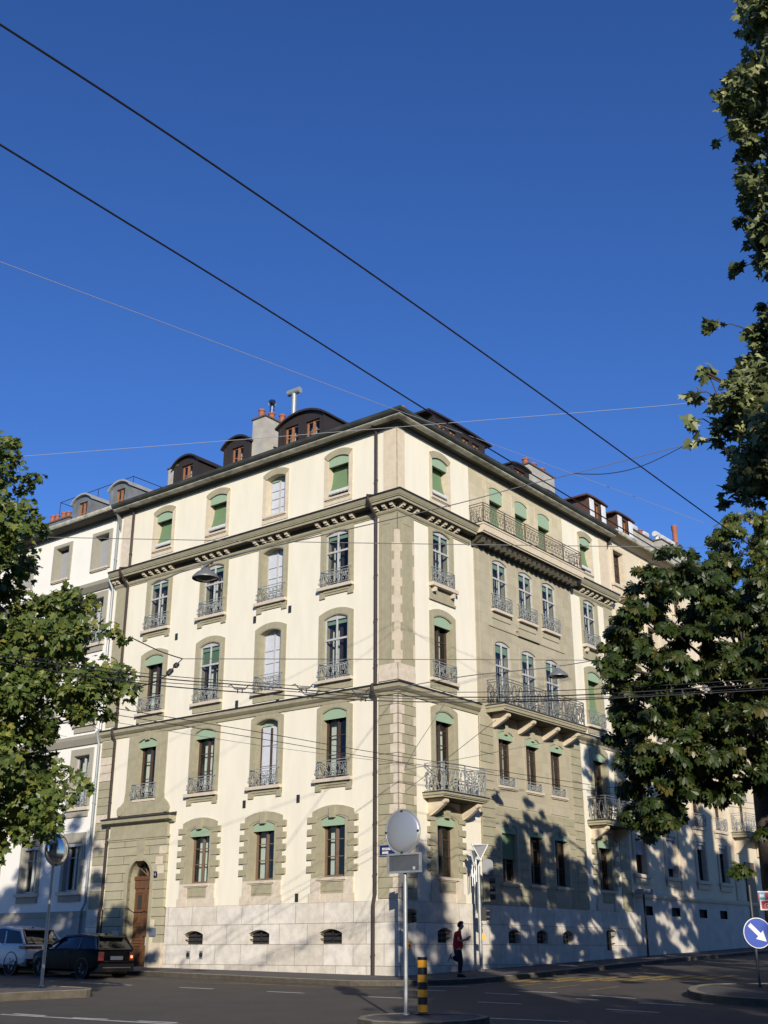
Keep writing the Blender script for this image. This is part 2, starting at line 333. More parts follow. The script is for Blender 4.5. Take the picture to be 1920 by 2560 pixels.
def window(P, parent, v, z, rz, o=0.0):
    loc = (v, -o, z)
    loc = tuple(Vector((loc[0] * math.cos(rz) - loc[1] * math.sin(rz), loc[0] * math.sin(rz) + loc[1] * math.cos(rz), z)))
    key = repr(sorted(P.items()))
    if key in PROTO: return copy_part(PROTO[key], parent, loc, rz)
    g = P.get; w, hs, rise = P['w'], P['hs'], g('rise', .14); sur = g('sur', 'plain'); t = g('t', .26)
    M1 = {'trim': TRIM, 'grey': TRIMG, 'bay': BAY, 'baye': BAYE, 'pale': PALE}[g('m', 'trim')]
    inn = outline(w, hs, rise, 0.0)
    mb = MB()
    if sur == 'plain':
        mb.ring(inn, outline(w + 2 * t, hs + g('up', .22), rise + .05, -.12), -.04, .34)
        mb.ring(outline(w + .10, hs + .01, rise + .02, -.02), outline(w + .22, hs + .06, rise + .02, -.06), -.055, -.04)
    elif sur == 'square':
        mb.ring(inn, outline(w + 2 * t, hs + g('up', .30), 0, -.12), -.04, .34)
        mb.ring(outline(w + .10, hs + .01, rise + .02, -.02), outline(w + .22, hs + .06, rise + .02, -.06), -.055, -.04)
    elif sur == 'light':
        mb.ring(inn, outline(w + 2 * t, hs + .22, rise + .05, -.32), -.03, .34)
        a, b = arc(w, hs, rise), arc(w + 2 * t, hs + .22, rise + .06)
        mb.prism(b + a[::-1], -.06, -.03, 1)
    elif sur == 'thin':
        mb.ring(inn, outline(w + 2 * t, hs + t, rise + .02, -.1), -.025, .34)
    elif sur == 'quoin':
        mb.ring(inn, outline(w + .36, hs + .14, rise + .02, -.02), -.03, .34)
        mb.ring(outline(w + .36, hs + .02, rise + .02, -.02), outline(w + .80, hs + .30, rise + .06, -.02), -.05, .02)
        zt = hs + .12
        for k in range(5):
            for s in (-1, 1): mb.box(s * (w / 2 + .18), s * (w / 2 + .60), -.085, .01, zt - .21 - .42 * k, zt - .42 * k)
        zb = -.85
        for s in (-1, 1):
            mb.box(s * (w / 2 - .02), s * (w / 2 + .40), -.06, .01, zb + .30, -.02, 1); mb.box(s * (w / 2 - .04), s * (w / 2 + .48), -.085, .01, zb, zb + .30, 1)
        mb.prism([(-.11, hs + rise - .08), (.11, hs + rise - .08), (.14, hs + .44), (-.14, hs + .44)], -.13, .02)
        mb.box(-w / 2 - .02, w / 2 + .02, -.02, .02, zb + .30, -.06); mb.box(-w / 2 + .10, w / 2 - .10, -.04, -.02, zb + .38, -.2); mb.box(-w / 2 - .04, w / 2 + .04, -.03, .02, zb, zb + .30, 1)
    elif sur == 'scroll':
        mb.ring(inn, outline(w + .50, hs + .20, rise + .05, -.02), -.07, .34)
        mb.ring(outline(w + .5, hs + .12, rise + .02, -.02), outline(w + 1.25, hs + .52, 0, -.02), -.04, .02)
        for s in (-1, 1):
            mb.prism([(s * (w / 2), -.62), (s * (w / 2 + .98), -.62), (s * (w / 2 + 1.02), -.42), (s * (w / 2 + .88), -.22), (s * (w / 2 + .66), -.05), (s * (w / 2 + .60), .35), (s * (w / 2), .35)], -.055, .02)
            mb.lathe([(.19, 0), (.19, .05)], (s * (w / 2 + .84), -.09, -.42), 14, axis='y')
        mb.box(-w / 2 - .02, w / 2 + .02, -.05, .02, -.62, -.02)
        mb.prism([(-.10, hs + rise - .08), (.10, hs + rise - .08), (.14, hs + .44), (-.14, hs + .44)], -.13, .02)
    root = mb.build('window', [PALE if sur == 'light' else M1, TRIM if sur == 'light' else BEIGE], parent, loc, rz)
    ps = g('sill')
    if ps:
        sb = MB(); wo = w / 2 + t
        if ps == 'apron':
            sb.box(-wo - .06, wo + .02, -.19, 0, -.16, -.04, 0); sb.box(-wo, wo, -.05, 0, -.36, -.16, 1)
            for s in (-1, 1): sb.box(s * wo, s * (wo - .26), -.06, 0, -.47, -.16, 1)
            sb.box(-wo + .2, wo - .2, -.08, -.05, -.27, -.20, 1)
        elif ps == 'plain':
            sb.box(-wo - .03, wo + .01, -.18, 0, -.15, -.04, 0); sb.box(-wo, wo, -.035, 0, -.42, -.15, 1)
        elif ps == 'small':
            sb.box(-w / 2 - .10, w / 2 + .10, -.10, 0, -.11, -.02, 0); sb.box(-w / 2 - .05, w / 2 + .05, -.06, 0, -.15, -.11, 0)
        elif ps == 'bracket':
            sb.box(-wo - .02, wo + .02, -.24, 0, -.18, -.04, 0)
            for s in (-1, 1): sb.prism([(s * (wo - .22) - .07, -.38), (s * (wo - .22) + .07, -.38), (s * (wo - .22) + .07, -.18), (s * (wo - .22) - .07, -.18)], -.19, 0, 0)
            sb.box(-wo + .02, wo - .02, -.03, 0, -.62, -.18, 1); sb.box(-wo - .02, wo + .02, -.08, 0, -.70, -.62, 1)
        elif ps == 'block':
            sb.box(-w / 2 - .28, w / 2 + .28, -.14, 0, -.16, -.02, 0); sb.box(-w / 2 - .2, w / 2 + .2, -.05, 0, -.42, -.16, 1)
        sb.build('sill', [SILL, M1], root)
    sash = g('sash', 'brown'); ca = g('cur', (0.0, .34))
    F, Pn = MB(), MB(); H = hs + rise
    def frame(wd, y0, y1, bars, mull, fr, k=0, wi=w, h0=0.0, hh=hs, rr=rise):
        F.ring(outline(wi - 2 * fr, hh - fr * .6, rr, h0 + fr), outline(wi, hh, rr, h0), y0, y1, k)
        F.box(-mull / 2, mull / 2, y0 - .01, y1, h0 + fr, hh + rr - .03, k)
        for b in bars: F.box(-wi / 2 + fr, wi / 2 - fr, y0 + .004, y1 - .004, b - .014, b + .014, k)
    fm = [WFRAME, BFRAME]
    if sash == 'storm':
        frame(w, .03, .08, [hs * .22], .055, .055); F.box(-w / 2, w / 2, .005, .075, hs * .64, hs * .64 + .075); F.prism(arc(w - .1, hs - .02, rise) , .035, .075)
        Pn.q([(-w / 2 + .05, .06, .05), (w / 2 - .05, .06, .05), (w / 2 - .05, .06, hs - .02), (-w / 2 + .05, .06, hs - .02)])
        F.k = 1; F.box(-.06, .05, .30, .36, 0, hs - .1); F.box(-w / 2, -w / 2 + .09, .30, .36, 0, hs); F.box(w / 2 - .09, w / 2, .30, .36, 0, hs)
        gb = MB(); gh = g('green', .16); gb.box(-w / 2 + .06, w / 2 - .06, .11, .13, hs - gh - .02, hs - .02); gb.build('blind', GREENL, root)
        if g('half'):
            gb = MB(); gb.box(-w / 2 + .06, w / 2 - .06, .16, .17, hs * .68, hs - gh); gb.build('blind', GREEND, root)
    elif sash in ('brown', 'light', 'french'):
        fm = [LFRAME if sash == 'light' else BFRAME, BFRAME]
        frame(w, .22, .29, [hs * .36, hs * .66] if sash != 'french' else [hs * .33, hs * .62, hs * .82], .10, .075)
        Pn.q([(-w / 2 + .05, .26, .05), (w / 2 - .05, .26, .05), (w / 2 - .05, .26, hs - .02), (-w / 2 + .05, .26, hs - .02)])
    elif sash == 'grey':
        frame(w, .18, .25, [hs * .70], .08, .07); Pn.q([(-w / 2 + .05, .22, .05), (w / 2 - .05, .22, .05), (w / 2 - .05, .22, hs - .02), (-w / 2 + .05, .22, hs - .02)])
    elif sash == 'false':
        fm = [WFRAME, BFRAME]; k = 1 if g('brownf') else 0
        frame(w, .25, .29, [hs * .25, hs * .5, hs * .72] if not g('brownf') else [hs * .33, hs * .66], .08, .05, 0)
        if g('brownf'): F.box(-.05, .05, .235, .27, .05, hs - .15, 1); F.box(-w / 2 + .02, -w / 2 + .07, .235, .27, .05, hs - .1, 1)
        fp = MB(); fp.prism(outline(w, hs, rise, 0), .285, .33); fp.build('painted_pane', FALSEP, root)
        if g('pel'): pb = MB(); pb.prism(arc(w - .04, hs - .06, rise - .01), .235, .26); pb.build('pelmet', GREENL, root)
    elif sash == 'blind':
        bb = MB(); n = 8; pts = []; zb = g('gap', .16)
        for i in range(n + 1):
            f = i / n; pts.append((.31 - (.10 * f + .20 * f ** 4) * (0.2 if g('greyb') else 1), hs - .12 - (hs - .12 - zb) * f))
        for (y0, z0), (y1, z1) in zip(pts, pts[1:]):
            bb.q([(-w / 2 + .02, y0, z0), (w / 2 - .02, y0, z0), (w / 2 - .02, y1, z1), (-w / 2 + .02, y1, z1)])
        bb.build('blind', GREYB if g('greyb') else GREEND, root)
        if not g('nolace'):
            lb = MB(); y, zz = pts[-1]; m_ = 14
            for i in range(m_):
                a, b = -w / 2 + .02 + (w - .04) * i / m_, -w / 2 + .02 + (w - .04) * (i + 1) / m_
                lb.q([(a, y - .02, zz + .11), (b, y - .02, zz + .11), (b, y - .035, zz + .01), ((a + b) / 2, y - .045, zz - .09), (a, y - .035, zz + .01)])
            lb.build('fringe', LACE, root)
        dk = MB(); dk.box(-w / 2, w / 2, .325, .335, 0, H); dk.build('pane', DARKI, root)
    if F.f: F.build('frame', fm, root)
    if Pn.f: Pn.build('pane', GLASS, root)
    if g('pelm'):
        pb = MB(); ph = g('ph', .24); pb.prism([(-w / 2 + .01, hs - ph), (w / 2 - .01, hs - ph)] + arc(w - .02, hs - .01, rise - .005), .012, .045)
        pb.box(-w / 2, w / 2, .05, .18, hs - ph + .04, hs - .02); pb.build('pelmet', GREENL if not g('greyb') else WFRAME, root)
    if ca and sash in ('storm', 'brown', 'light', 'french', 'grey'):
        cb = MB(); a, b = -w / 2 + w * ca[0], -w / 2 + w * ca[1]; n = 14; y0 = .46
        for i in range(n):
            xa, xb = a + (b - a) * i / n, a + (b - a) * (i + 1) / n
            ya, yb = y0 + .03 * math.cos(i * 2.1), y0 + .03 * math.cos((i + 1) * 2.1)
            cb.q([(xa, ya, 0), (xb, yb, 0), (xb, yb, H), (xa, ya, H)])
        cb.build('curtain', CURT, root)
        if sash == 'storm' or g('c2'):
            cb = MB(); a, b = w / 2 - w * .27, w / 2
            for i in range(n):
                xa, xb = a + (b - a) * i / n, a + (b - a) * (i + 1) / n; ya, yb = y0 + .03 * math.cos(i * 1.9), y0 + .03 * math.cos((i + 1) * 1.9)
                cb.q([(xa, ya, 0), (xb, yb, 0), (xb, yb, H), (xa, ya, H)])
            cb.build('curtain', mat('grey_curtain', (.42, .42, .40), .95, var=.2, scale=14, stretch=(3, 3, .1)), root)
    if g('rail'): guard(w + .30, .58, root, g('rz', 0.02))
    if g('low'): guard(w - .02, .30, root, .02, y=-.02)
    PROTO[key] = root
    return root
def hole(v, z, P): return (v - P['w'] / 2 - .06, v + P['w'] / 2 + .06, z - .03, z + P['hs'] + P.get('rise', .14) + .05)

# ------------------------------------------------------------------ the corner building
BLD = empty('apartment_building', CB, 0, 'five storey cream corner apartment building with grey green stone trim and green blinds', 'building')
LEN_L, LEN_R = 16.1, 16.95
TOPZ = 19.95
WE = dict(w=1.06, hs=1.58, rise=.13, sur='light', t=.20, sash='blind', pelm=1, ph=.27, sill='small')
WEf = dict(w=1.06, hs=1.62, rise=.13, sur='light', t=.20, sash='false', pel=1, sill='small')
WD = dict(w=1.14, hs=2.04, rise=.14, sur='square', t=.26, sash='storm', rail=1, sill='apron', cur=(0.0, .3))
WDf = dict(w=1.10, hs=2.04, rise=.14, sur='square', t=.26, sash='false', rail=1, sill='apron')
WC = dict(w=1.14, hs=2.28, rise=.15, sur='plain', t=.28, sash='storm', rail=1, sill='plain', cur=(0.0, .36))
WC3 = dict(WC, half=1)
WCo = dict(WC, sash='brown', pelm=1, ph=.26, cur=(0.1, .4))
WCf = dict(WC, sash='false', w=1.12)
WB = dict(w=1.14, hs=2.32, rise=.16, sur='plain', t=.28, sash='brown', pelm=1, ph=.22, rail=1, sill='apron', cur=(.02, .26))
WBf = dict(WB, sash='false', pelm=0, pel=1, brownf=1)
WBs = dict(WB, sur='scroll', sill='small', cur=(.05, .5))
WA = dict(w=1.12, hs=1.95, rise=.13, sur='quoin', t=.18, sash='light', pelm=1, ph=.22, sill='small', cur=(.06, .3))
WAr = dict(WA, sash='brown', cur=(.3, .85))
UL = [2.90, 6.28, 9.68, 13.10]
LW = [(0, 17.46, WE), (1, 17.46, WEf), (2, 17.46, WE), (3, 17.46, WE),
      (0, 13.80, WD), (1, 13.80, WDf), (2, 13.80, WD), (3, 13.80, WD),
      (0, 10.18, WC), (1, 10.18, WCf), (2, 10.18, WC3), (3, 10.18, WCo),
      (0, 6.58, WB), (1, 6.58, WBf), (2, 6.58, WB), (3, 6.58, WBs),
      (0, 3.17, WA), (1, 3.17, WA), (2, 3.17, WA)]
holesL = []
for c, z, P in LW:
    P = dict(P, cur=[P.get('cur', (0, .3)), (.0, .22), (.08, .5), (.0, .38)][c]) if P.get('sash') in ('storm', 'brown', 'light') else P
    window(P, BLD, -UL[c], z, AL); holesL.append(hole(-UL[c], z, P))
DOOR_U, DW = 12.92, 1.36
holesL.append((-DOOR_U - DW / 2 - .1, -DOOR_U + DW / 2 + .1, 2.2, 4.55))
mb = MB(); wall_grid(mb, -LEN_L, 0, 2.3, TOPZ, holesL); mb.build('wall', WALL, BLD, rz=AL)
# right front
E5 = dict(WE, sill='small'); RB1 = dict(WB, hs=2.72, sash='french', rail=0, sill='', cur=(.36, .95), t=.28)
RC1 = dict(WC, sash='brown', pelm=1, ph=.26, cur=(.4, .9)); RD1 = dict(WD, sill='bracket', cur=(.5, .98)); RD5 = dict(RD1)
RC5 = dict(WC, sash='blind', pelm=1, ph=.26, nolace=1, gap=.05)
BE = dict(w=1.06, hs=2.06, rise=.13, sur='thin', t=.22, m='baye', sash='blind', pelm=1, ph=.5, nolace=1, gap=.02, sill='')
BD = dict(w=1.12, hs=2.02, rise=.14, sur='thin', t=.14, m='bay', sash='storm', rail=1, sill='plain', cur=(.5, .98), green=.22)
BC = dict(w=1.12, hs=2.60, rise=.14, sur='thin', t=.14, m='bay', sash='storm', sill='', cur=(.5, .98), green=.30)
BB = dict(w=1.10, hs=1.98, rise=.14, sur='thin', t=.14, m='bay', sash='french', pelm=1, ph=.20, low=1, sill='small', cur=(.2, .95))
BA = dict(w=1.10, hs=2.00, rise=.10, sur='thin', t=.14, m='bay', sash='brown', pelm=1, ph=.22, sill='small', cur=(.45, .9))
BAb = dict(BA, half=0, blindlow=1)
UB = [6.90, 8.93, 10.87]; U1, U5 = 2.78, 14.66
RW = [(U1, 17.46, E5, 0), (U5, 17.46, E5, 0), (U1, 13.86, RD1, 0), (U5, 13.86, RD5, 0), (U1, 10.20, RC1, 0), (U5, 10.20, RC5, 0),
      (U1, 6.12, RB1, 0), (U5, 6.12, RB1, 0), (U1, 3.18, WAr, 0), (U5, 3.18, WAr, 0)]
for u in UB: RW += [(u, 17.02, BE, 0), (u, 13.78, BD, .05), (u, 9.74, BC, .05), (u, 6.74, BB, .05), (u, 3.17, BA, .05)]
holesR = []; holesB = []
for u, z, P, o in RW:
    window(P, BLD, u, z, AR, o); (holesB if o else holesR).append(hole(u, z, P))
bb = MB(); bb.box(UB[0] - .53, UB[0] + .53, .07, .09, 4.02, 4.98); bb.build('blind', GREEND, BLD, rz=AR)
class KF:
    xs = [4.85, 12.55]; zs = [16.6]
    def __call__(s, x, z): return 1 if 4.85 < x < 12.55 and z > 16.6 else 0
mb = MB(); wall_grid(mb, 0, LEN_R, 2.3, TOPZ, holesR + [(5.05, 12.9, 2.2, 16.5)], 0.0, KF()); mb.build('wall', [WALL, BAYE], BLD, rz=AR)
mb = MB(); wall_grid(mb, 5.05, 12.9, 2.33, 16.2, holesB, -.05)
for x in (5.05, 12.9): mb.q([(x, -.05, 2.33), (x, 0.05, 2.33), (x, 0.05, 16.2), (x, -.05, 16.2)])
for x0, x1 in ((5.3, 5.95), (12.15, 12.7)): mb.box(x0, x1, -.075, -.045, 9.9, 16.1)
mb.box(5.9, 12.0, -.09, -.045, 12.98, 13.06); mb.box(8.1, 9.8, -.16, -.045, 12.98, 13.16); mb.box(8.0, 9.9, -.13, -.045, 13.16, 13.24)
for u in UB:
    mb.box(u - .72, u + .72, -.075, -.045, 5.95, 6.35); mb.box(u - .66, u + .66, -.07, -.045, 2.45, 3.0); mb.box(u - .10, u + .10, -.13, -.045, 5.10, 5.62); mb.box(u - .10, u + .10, -.13, -.045, 8.72, 9.12)
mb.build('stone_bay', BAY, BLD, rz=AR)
# rusticated strips: separate courses with open joints
def rustic(mb, x0, x1, z0, z1, o, h=.345, gap=.022, k=0, odd=None):
    n = max(1, round((z1 - z0) / h)); hh = (z1 - z0) / n
    for i in range(n):
        kk = k if odd is None else odd(i)
        mb.box(x0, x1, -o, 0.0, z0 + i * hh + gap / 2, z0 + (i + 1) * hh - gap / 2, kk)
rn = random.Random(4)
for x0, x1, z0, z1 in ((5.05, 5.95, 2.36, 9.2), (12.05, 12.9, 2.36, 9.2), (16.05, 16.95, 2.36, 9.2)):
    mb = MB(); rustic(mb, x0, x1, z0, z1, .085 if x0 < 13 else .04, odd=lambda i: 1 if rn.random() < .22 else 0)
    if x0 < 13: mb.build('rusticated_strip', [TRIM, BAY, PALE], BLD, rz=AR)
mb.box(16.1, 16.95, -.03, 0, 9.75, 16.1, 1); mb.box(16.05, 16.95, -.03, 0, 17.0, 19.8, 2)
mb.build('end_pilaster', [TRIM, BAY, PALE], BLD, rz=AR); mb = MB()
for u0, u1 in ((5.95, 6.2), (7.6, 8.25), (9.6, 10.2), (11.55, 12.05)): rustic(mb, u0, u1, 2.36, 5.0, .075)
rustic(mb, 5.95, 12.05, 5.25, 5.9, .072, .325)
mb.build('rusticated_wall', [TRIM, BAY, PALE], BLD, rz=AR)
# corner quoins, both fronts
for fr, sg in ((AL, -1), (AR, 1)):
    mb = MB(); n = 20; z0, z1 = 2.38, 9.22; h = (z1 - z0) / n; wq = .84 if sg < 0 else 1.0; rn = random.Random(3)
    for i in range(n):
        li = (.16 if (i % 2) else .30) + (.02 if i > 8 else .06)
        a, b = z0 + i * h + .011, z0 + (i + 1) * h - .011
        mb.box(sg * -.04, sg * li, -.04, 0.0, a, b, 1); mb.box(sg * li, sg * (wq - (.16 if sg > 0 and i % 2 else 0)), -.04, 0.0, a, b, 0)
        if sg > 0 and i % 2: mb.box(sg * (wq - .16), sg * wq, -.04, 0.0, a, b, 1)
    # panelled pilaster on the two storeys above: flat painted field with toothed pale stone along the edge
    mb.box(sg * -.03, sg * wq, -.03, 0, 9.75, 10.35, 1); mb.box(sg * -.05, sg * wq, -.05, -.03, 9.75, 10.1, 1)
    mb.box(sg * .06, sg * wq, -.03, 0, 10.35, 16.14, 0); mb.box(sg * -.03, sg * .13, -.033, 0, 10.35, 15.4, 2); mb.box(sg * -.03, sg * .06, -.03, 0, 15.4, 16.14, 0)
    for i in range(7): 
        a = 10.5 + i * .68; mb.box(sg * .13, sg * .24, -.034, -.028, a, a + .34, 2)
    for x in (.26, wq - .16): mb.box(sg * x, sg * (x + .03), -.045, -.03, 10.6, 15.7, 0)
    mb.box(sg * .26, sg * (wq - .13), -.045, -.03, 15.7, 15.74, 0)
    if sg > 0:
        for i in range(5): mb.box(.86, 1.0, -.036, -.028, 10.6 + i * 1.0, 11.15 + i * 1.0, 2)
    mb.box(sg * -.025, sg * (.62 if sg < 0 else .46), -.025, 0, 17.0, 19.8, 2)
    mb.build('corner_quoin', [TRIM, BEIGE, PALE], BLD, rz=fr)
mb = MB(); rn = random.Random(9); rustic(mb, -16.08, -15.22, .3, 9.2, .04, .34, odd=lambda i: (2 if i < 6 else (1 if rn.random() < .28 else 0)))
mb.box(-16.0, -15.3, -.03, 0, 9.8, 16.1, 0); mb.box(-15.95, -15.3, -.03, 0, 17.0, 19.8, 1)
mb.build('end_pilaster', [TRIM, BEIGE, PALE], BLD, rz=AL)
# plinth with basement windows
mb = MB(); hl = [(-u - .52, -u + .52, .985, 1.46) for u in UL[:3]] + [(-15.2, -11.3, -1, 2.4)]
wall_grid(mb, -LEN_L, .07, -1.2, 2.33, hl, -.07)
mb.q([(-11.3, -.07, -1.2), (-11.3, .3, -1.2), (-11.3, .3, 2.33), (-11.3, -.07, 2.33)])
for h in hl[:3]:
    for x in h[:2]: mb.q([(x, -.07, h[2]), (x, .3, h[2]), (x, .3, h[3]), (x, -.07, h[3])])
    mb.q([(h[0], -.07, h[2]), (h[1], -.07, h[2]), (h[1], .3, h[2]), (h[0], .3, h[2])])
    a = [(x + (h[0] + h[1]) / 2, z) for x, z in arc(1.04, h[3] - .13, .13)]; mb.prism(a + [(h[0], h[3] + .01), (h[1], h[3] + .01)], -.07, .3)
mb.q([(-LEN_L, -.07, 2.33), (.07, -.07, 2.33), (.07, .02, 2.33), (-LEN_L, .02, 2.33)])
mb.build('plinth', PLINTH, BLD, rz=AL)
UBR = [2.5, 7.0, 9.0, 11.0, 14.6]; mb = MB(); hr = [(u - .42, u + .42, 1.02, 1.50) for u in UBR[:4]] + [(14.2, 15.1, .78, 1.62)]
wall_grid(mb, -.07, LEN_R, -1.2, 2.33, hr, -.07)
for h in hr:
    for x in h[:2]: mb.q([(x, -.07, h[2]), (x, .3, h[2]), (x, .3, h[3]), (x, -.07, h[3])])
    mb.q([(h[0], -.07, h[2]), (h[1], -.07, h[2]), (h[1], .3, h[2]), (h[0], .3, h[2])])
    a = [(x + (h[0] + h[1]) / 2, z) for x, z in arc(h[1] - h[0], h[3] - .12, .12)]; mb.prism(a + [(h[0], h[3] + .01), (h[1], h[3] + .01)], -.07, .3)
mb.q([(-.07, -.07, 2.33), (LEN_R, -.07, 2.33), (LEN_R, .02, 2.33), (-.07, .02, 2.33)])
mb.q([(LEN_R, -.07, -1.2), (LEN_R, .3, -1.2), (LEN_R, .3, 2.33), (LEN_R, -.07, 2.33)])
mb.build('plinth', PLINTH, BLD, rz=AR)
for fr, hs_ in ((AL, hl[:3]), (AR, hr)):
    for h in hs_:
        mb = MB(); mb.box(h[0], h[1], .18, .2, h[2], h[3], 0)
        for k in range(1, 3): mb.box(h[0], h[1], .02, .05, h[2] + (h[3] - h[2]) * k / 3 - .015, h[2] + (h[3] - h[2]) * k / 3 + .015, 1)
        mb.box((h[0] + h[1]) / 2 - .02, (h[0] + h[1]) / 2 + .02, .06, .1, h[2], h[3], 1)
        mb.build('basement_window', [DARKI, IROND], BLD, rz=fr)
for u, z in ((9.9, .62), (9.2, .62)):
    mb = MB(); mb.box(-u - .09, -u + .09, -.085, -.06, z - .14, z + .14, 0); mb.lathe([(.085, 0), (.085, .02), (.0, .03)], (-u, -.105, z), 12, 1, 'y'); mb.build('vent_cover', [GALV, IROND], BLD, rz=AL)
for u, z in ((4.6, 5.95), (7.35, 5.95), (7.2, 2.52), (4.55, 2.52), (7.2, 13.15), (5.3, 13.25), (8.0, 9.85), (11.8, 13.2), (13.9, 9.85), (5.8, 9.85)):
    mb = MB(); mb.box(-u - .07, -u + .07, -.03, 0.0, z - .14, z + .14); mb.build('vent', IROND, BLD, rz=AL)
# string course, big cornice, eaves
mb = MB(); sweep(mb, [(0, 9.24), (.05, 9.24), (.07, 9.34), (.13, 9.38), (.22, 9.46), (.24, 9.60), (0, 9.66)], LEN_L, 5.0)
sweep(mb, [(.0, 9.60), (.26, 9.58), (.265, 9.64), (0, 9.70)], LEN_L, 5.0, 1); mb.build('string_course', [TRIM, METALD], BLD)
mb = MB(); 
for prof, k in (([(0, 9.24), (.05, 9.24), (.07, 9.34), (.13, 9.38), (.22, 9.46), (.24, 9.60), (0, 9.66)], 0), ([(.0, 9.60), (.26, 9.58), (.265, 9.64), (0, 9.70)], 1)): straight(mb, prof, 12.6, LEN_R, k)
mb.build('string_course', [TRIM, METALD], BLD, rz=AR)
PC = [(0, 16.06), (.035, 16.06), (.035, 16.11), (.065, 16.115), (.11, 16.18), (.11, 16.235), (.06, 16.25), (.06, 16.42), (.40, 16.44), (.41, 16.53), (.455, 16.535), (.455, 16.575), (.475, 16.58), (.54, 16.70), (.54, 16.72), (0, 16.80)]
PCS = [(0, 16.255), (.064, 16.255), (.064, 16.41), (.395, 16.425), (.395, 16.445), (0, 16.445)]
PCF = [(0, 16.735), (.56, 16.715), (.575, 16.785), (0, 16.95)]
mb = MB(); sweep(mb, PC, LEN_L, 4.75); sweep(mb, PCF, LEN_L, 4.75, 1); sweep(mb, PCS, LEN_L, 4.75, 2); mb.build('cornice', [TRIM, METALD, SHADE_SOOT], BLD)  # dark band between modillions: shade put into its colour, plus dirt
mb = MB(); straight(mb, PC, 12.9, LEN_R); straight(mb, PCF, 12.9, LEN_R, 1); straight(mb, PCS, 12.9, LEN_R, 2); mb.build('cornice', [TRIM, METALD, SHADE_SOOT], BLD, rz=AR)
MOD = {}
def modillion(fr, x):
    if MOD: return copy_part(MOD[0], BLD, (x * math.cos(fr), x * math.sin(fr), 0), fr)
    mb = MB(); x0 = x; x = 0
    mb.prism([(x - .07, 16.26), (x + .07, 16.26), (x + .07, 16.43), (x - .07, 16.43)], -.20, -.05); mb.box(x - .085, x + .085, -.30, -.05, 16.37, 16.435); mb.box(x - .07, x + .07, -.28, -.2, 16.31, 16.375)
    MOD[0] = mb.build('modillion', PALE, BLD, (x0 * math.cos(fr), x0 * math.sin(fr), 0), fr)
for u in UL:
    for k in range(-2, 3): modillion(AL, -u + .435 * k)
for u in (.08, .45, .85, 15.3, 15.75, 16.0): modillion(AL, -u)
for c in (U1, U5):
    for k in range(-2, 3): modillion(AR, c + .435 * k)
for u in (.08, .5, .95, 16.2, 16.6): modillion(AR, u)
mb = MB(); sweep(mb, [(0, 19.62), (.10, 19.64), (.12, 19.74), (.40, 19.80), (.50, 19.84), (.50, 19.95), (0, 19.97)], LEN_L, LEN_R, 0)
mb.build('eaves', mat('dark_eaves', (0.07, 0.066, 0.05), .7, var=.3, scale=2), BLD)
mb = MB(); pg = [(.50 + .10 + .11 * math.cos(t), 19.98 + .13 * math.sin(t)) for t in [math.pi + math.pi * i / 6 for i in range(7)]]
sweep(mb, pg + [(.72, 20.02), (.48, 20.02)], LEN_L, LEN_R, 0); sweep(mb, [(.30, 19.755), (.50, 19.76), (.56, 19.80), (.56, 19.85), (.30, 19.84)], LEN_L, LEN_R, 1)
mb.build('gutter', [GUTTER, GUTL], BLD)
mb = MB(); rp = [(.50, 20.0), (-.10, 20.42), (-.50, 20.72), (-5.5, 22.0), (-8, 22.0)]
sweep(mb, rp, LEN_L, LEN_R, 0, closed=False)
DP = 9.5
a = dL * LEN_L; b = dR * LEN_R
for e_, n_ in ((a, nL), (b, nR)): mb.q([e_ + n_ * o + Vector((0, 0, z)) for o, z in rp + [(-8, 19.8), (0, 19.8)]])
mb.build('roof', SLATE, BLD)
# hidden sides and dark interior: party walls, courtyard walls, floors
mb = MB()
p = [a, a - nL * 9, b - nR * 9 + Vector((0, 0, 0)), b]
in_ = (-(nL + nR)) * 9
pts = [a, a - nL * 9, in_, b - nR * 9, b]
for q0, q1 in zip(pts, pts[1:]): mb.q([q0 + Vector((0, 0, -1)), q1 + Vector((0, 0, -1)), q1 + Vector((0, 0, 19.9)), q0 + Vector((0, 0, 19.9))])
mb.build('rear_wall', WALLR, BLD)
mb = MB(); o1 = -1.7
for z in (2.45, 6.0, 9.5, 13.4, 16.95): 
    sweep(mb, [(-.62, z), (o1, z), (o1, z + .1), (-.62, z + .1)], LEN_L, LEN_R)
sweep(mb, [(o1, -1), (o1, 20)], LEN_L, LEN_R, closed=False)
for f, us in ((dL, [4.6, 8.0, 11.4]), (dR, [5.0, 7.9, 9.9, 12.4])):
    n_ = nL if f is dL else nR
    for u in us: mb.q([f * u + n_ * -.06 + Vector((0, 0, 2.4)), f * u + n_ * o1 + Vector((0, 0, 2.4)), f * u + n_ * o1 + Vector((0, 0, 20)), f * u + n_ * -.06 + Vector((0, 0, 20))])
mb.build('interior_walls', DARKI, BLD)
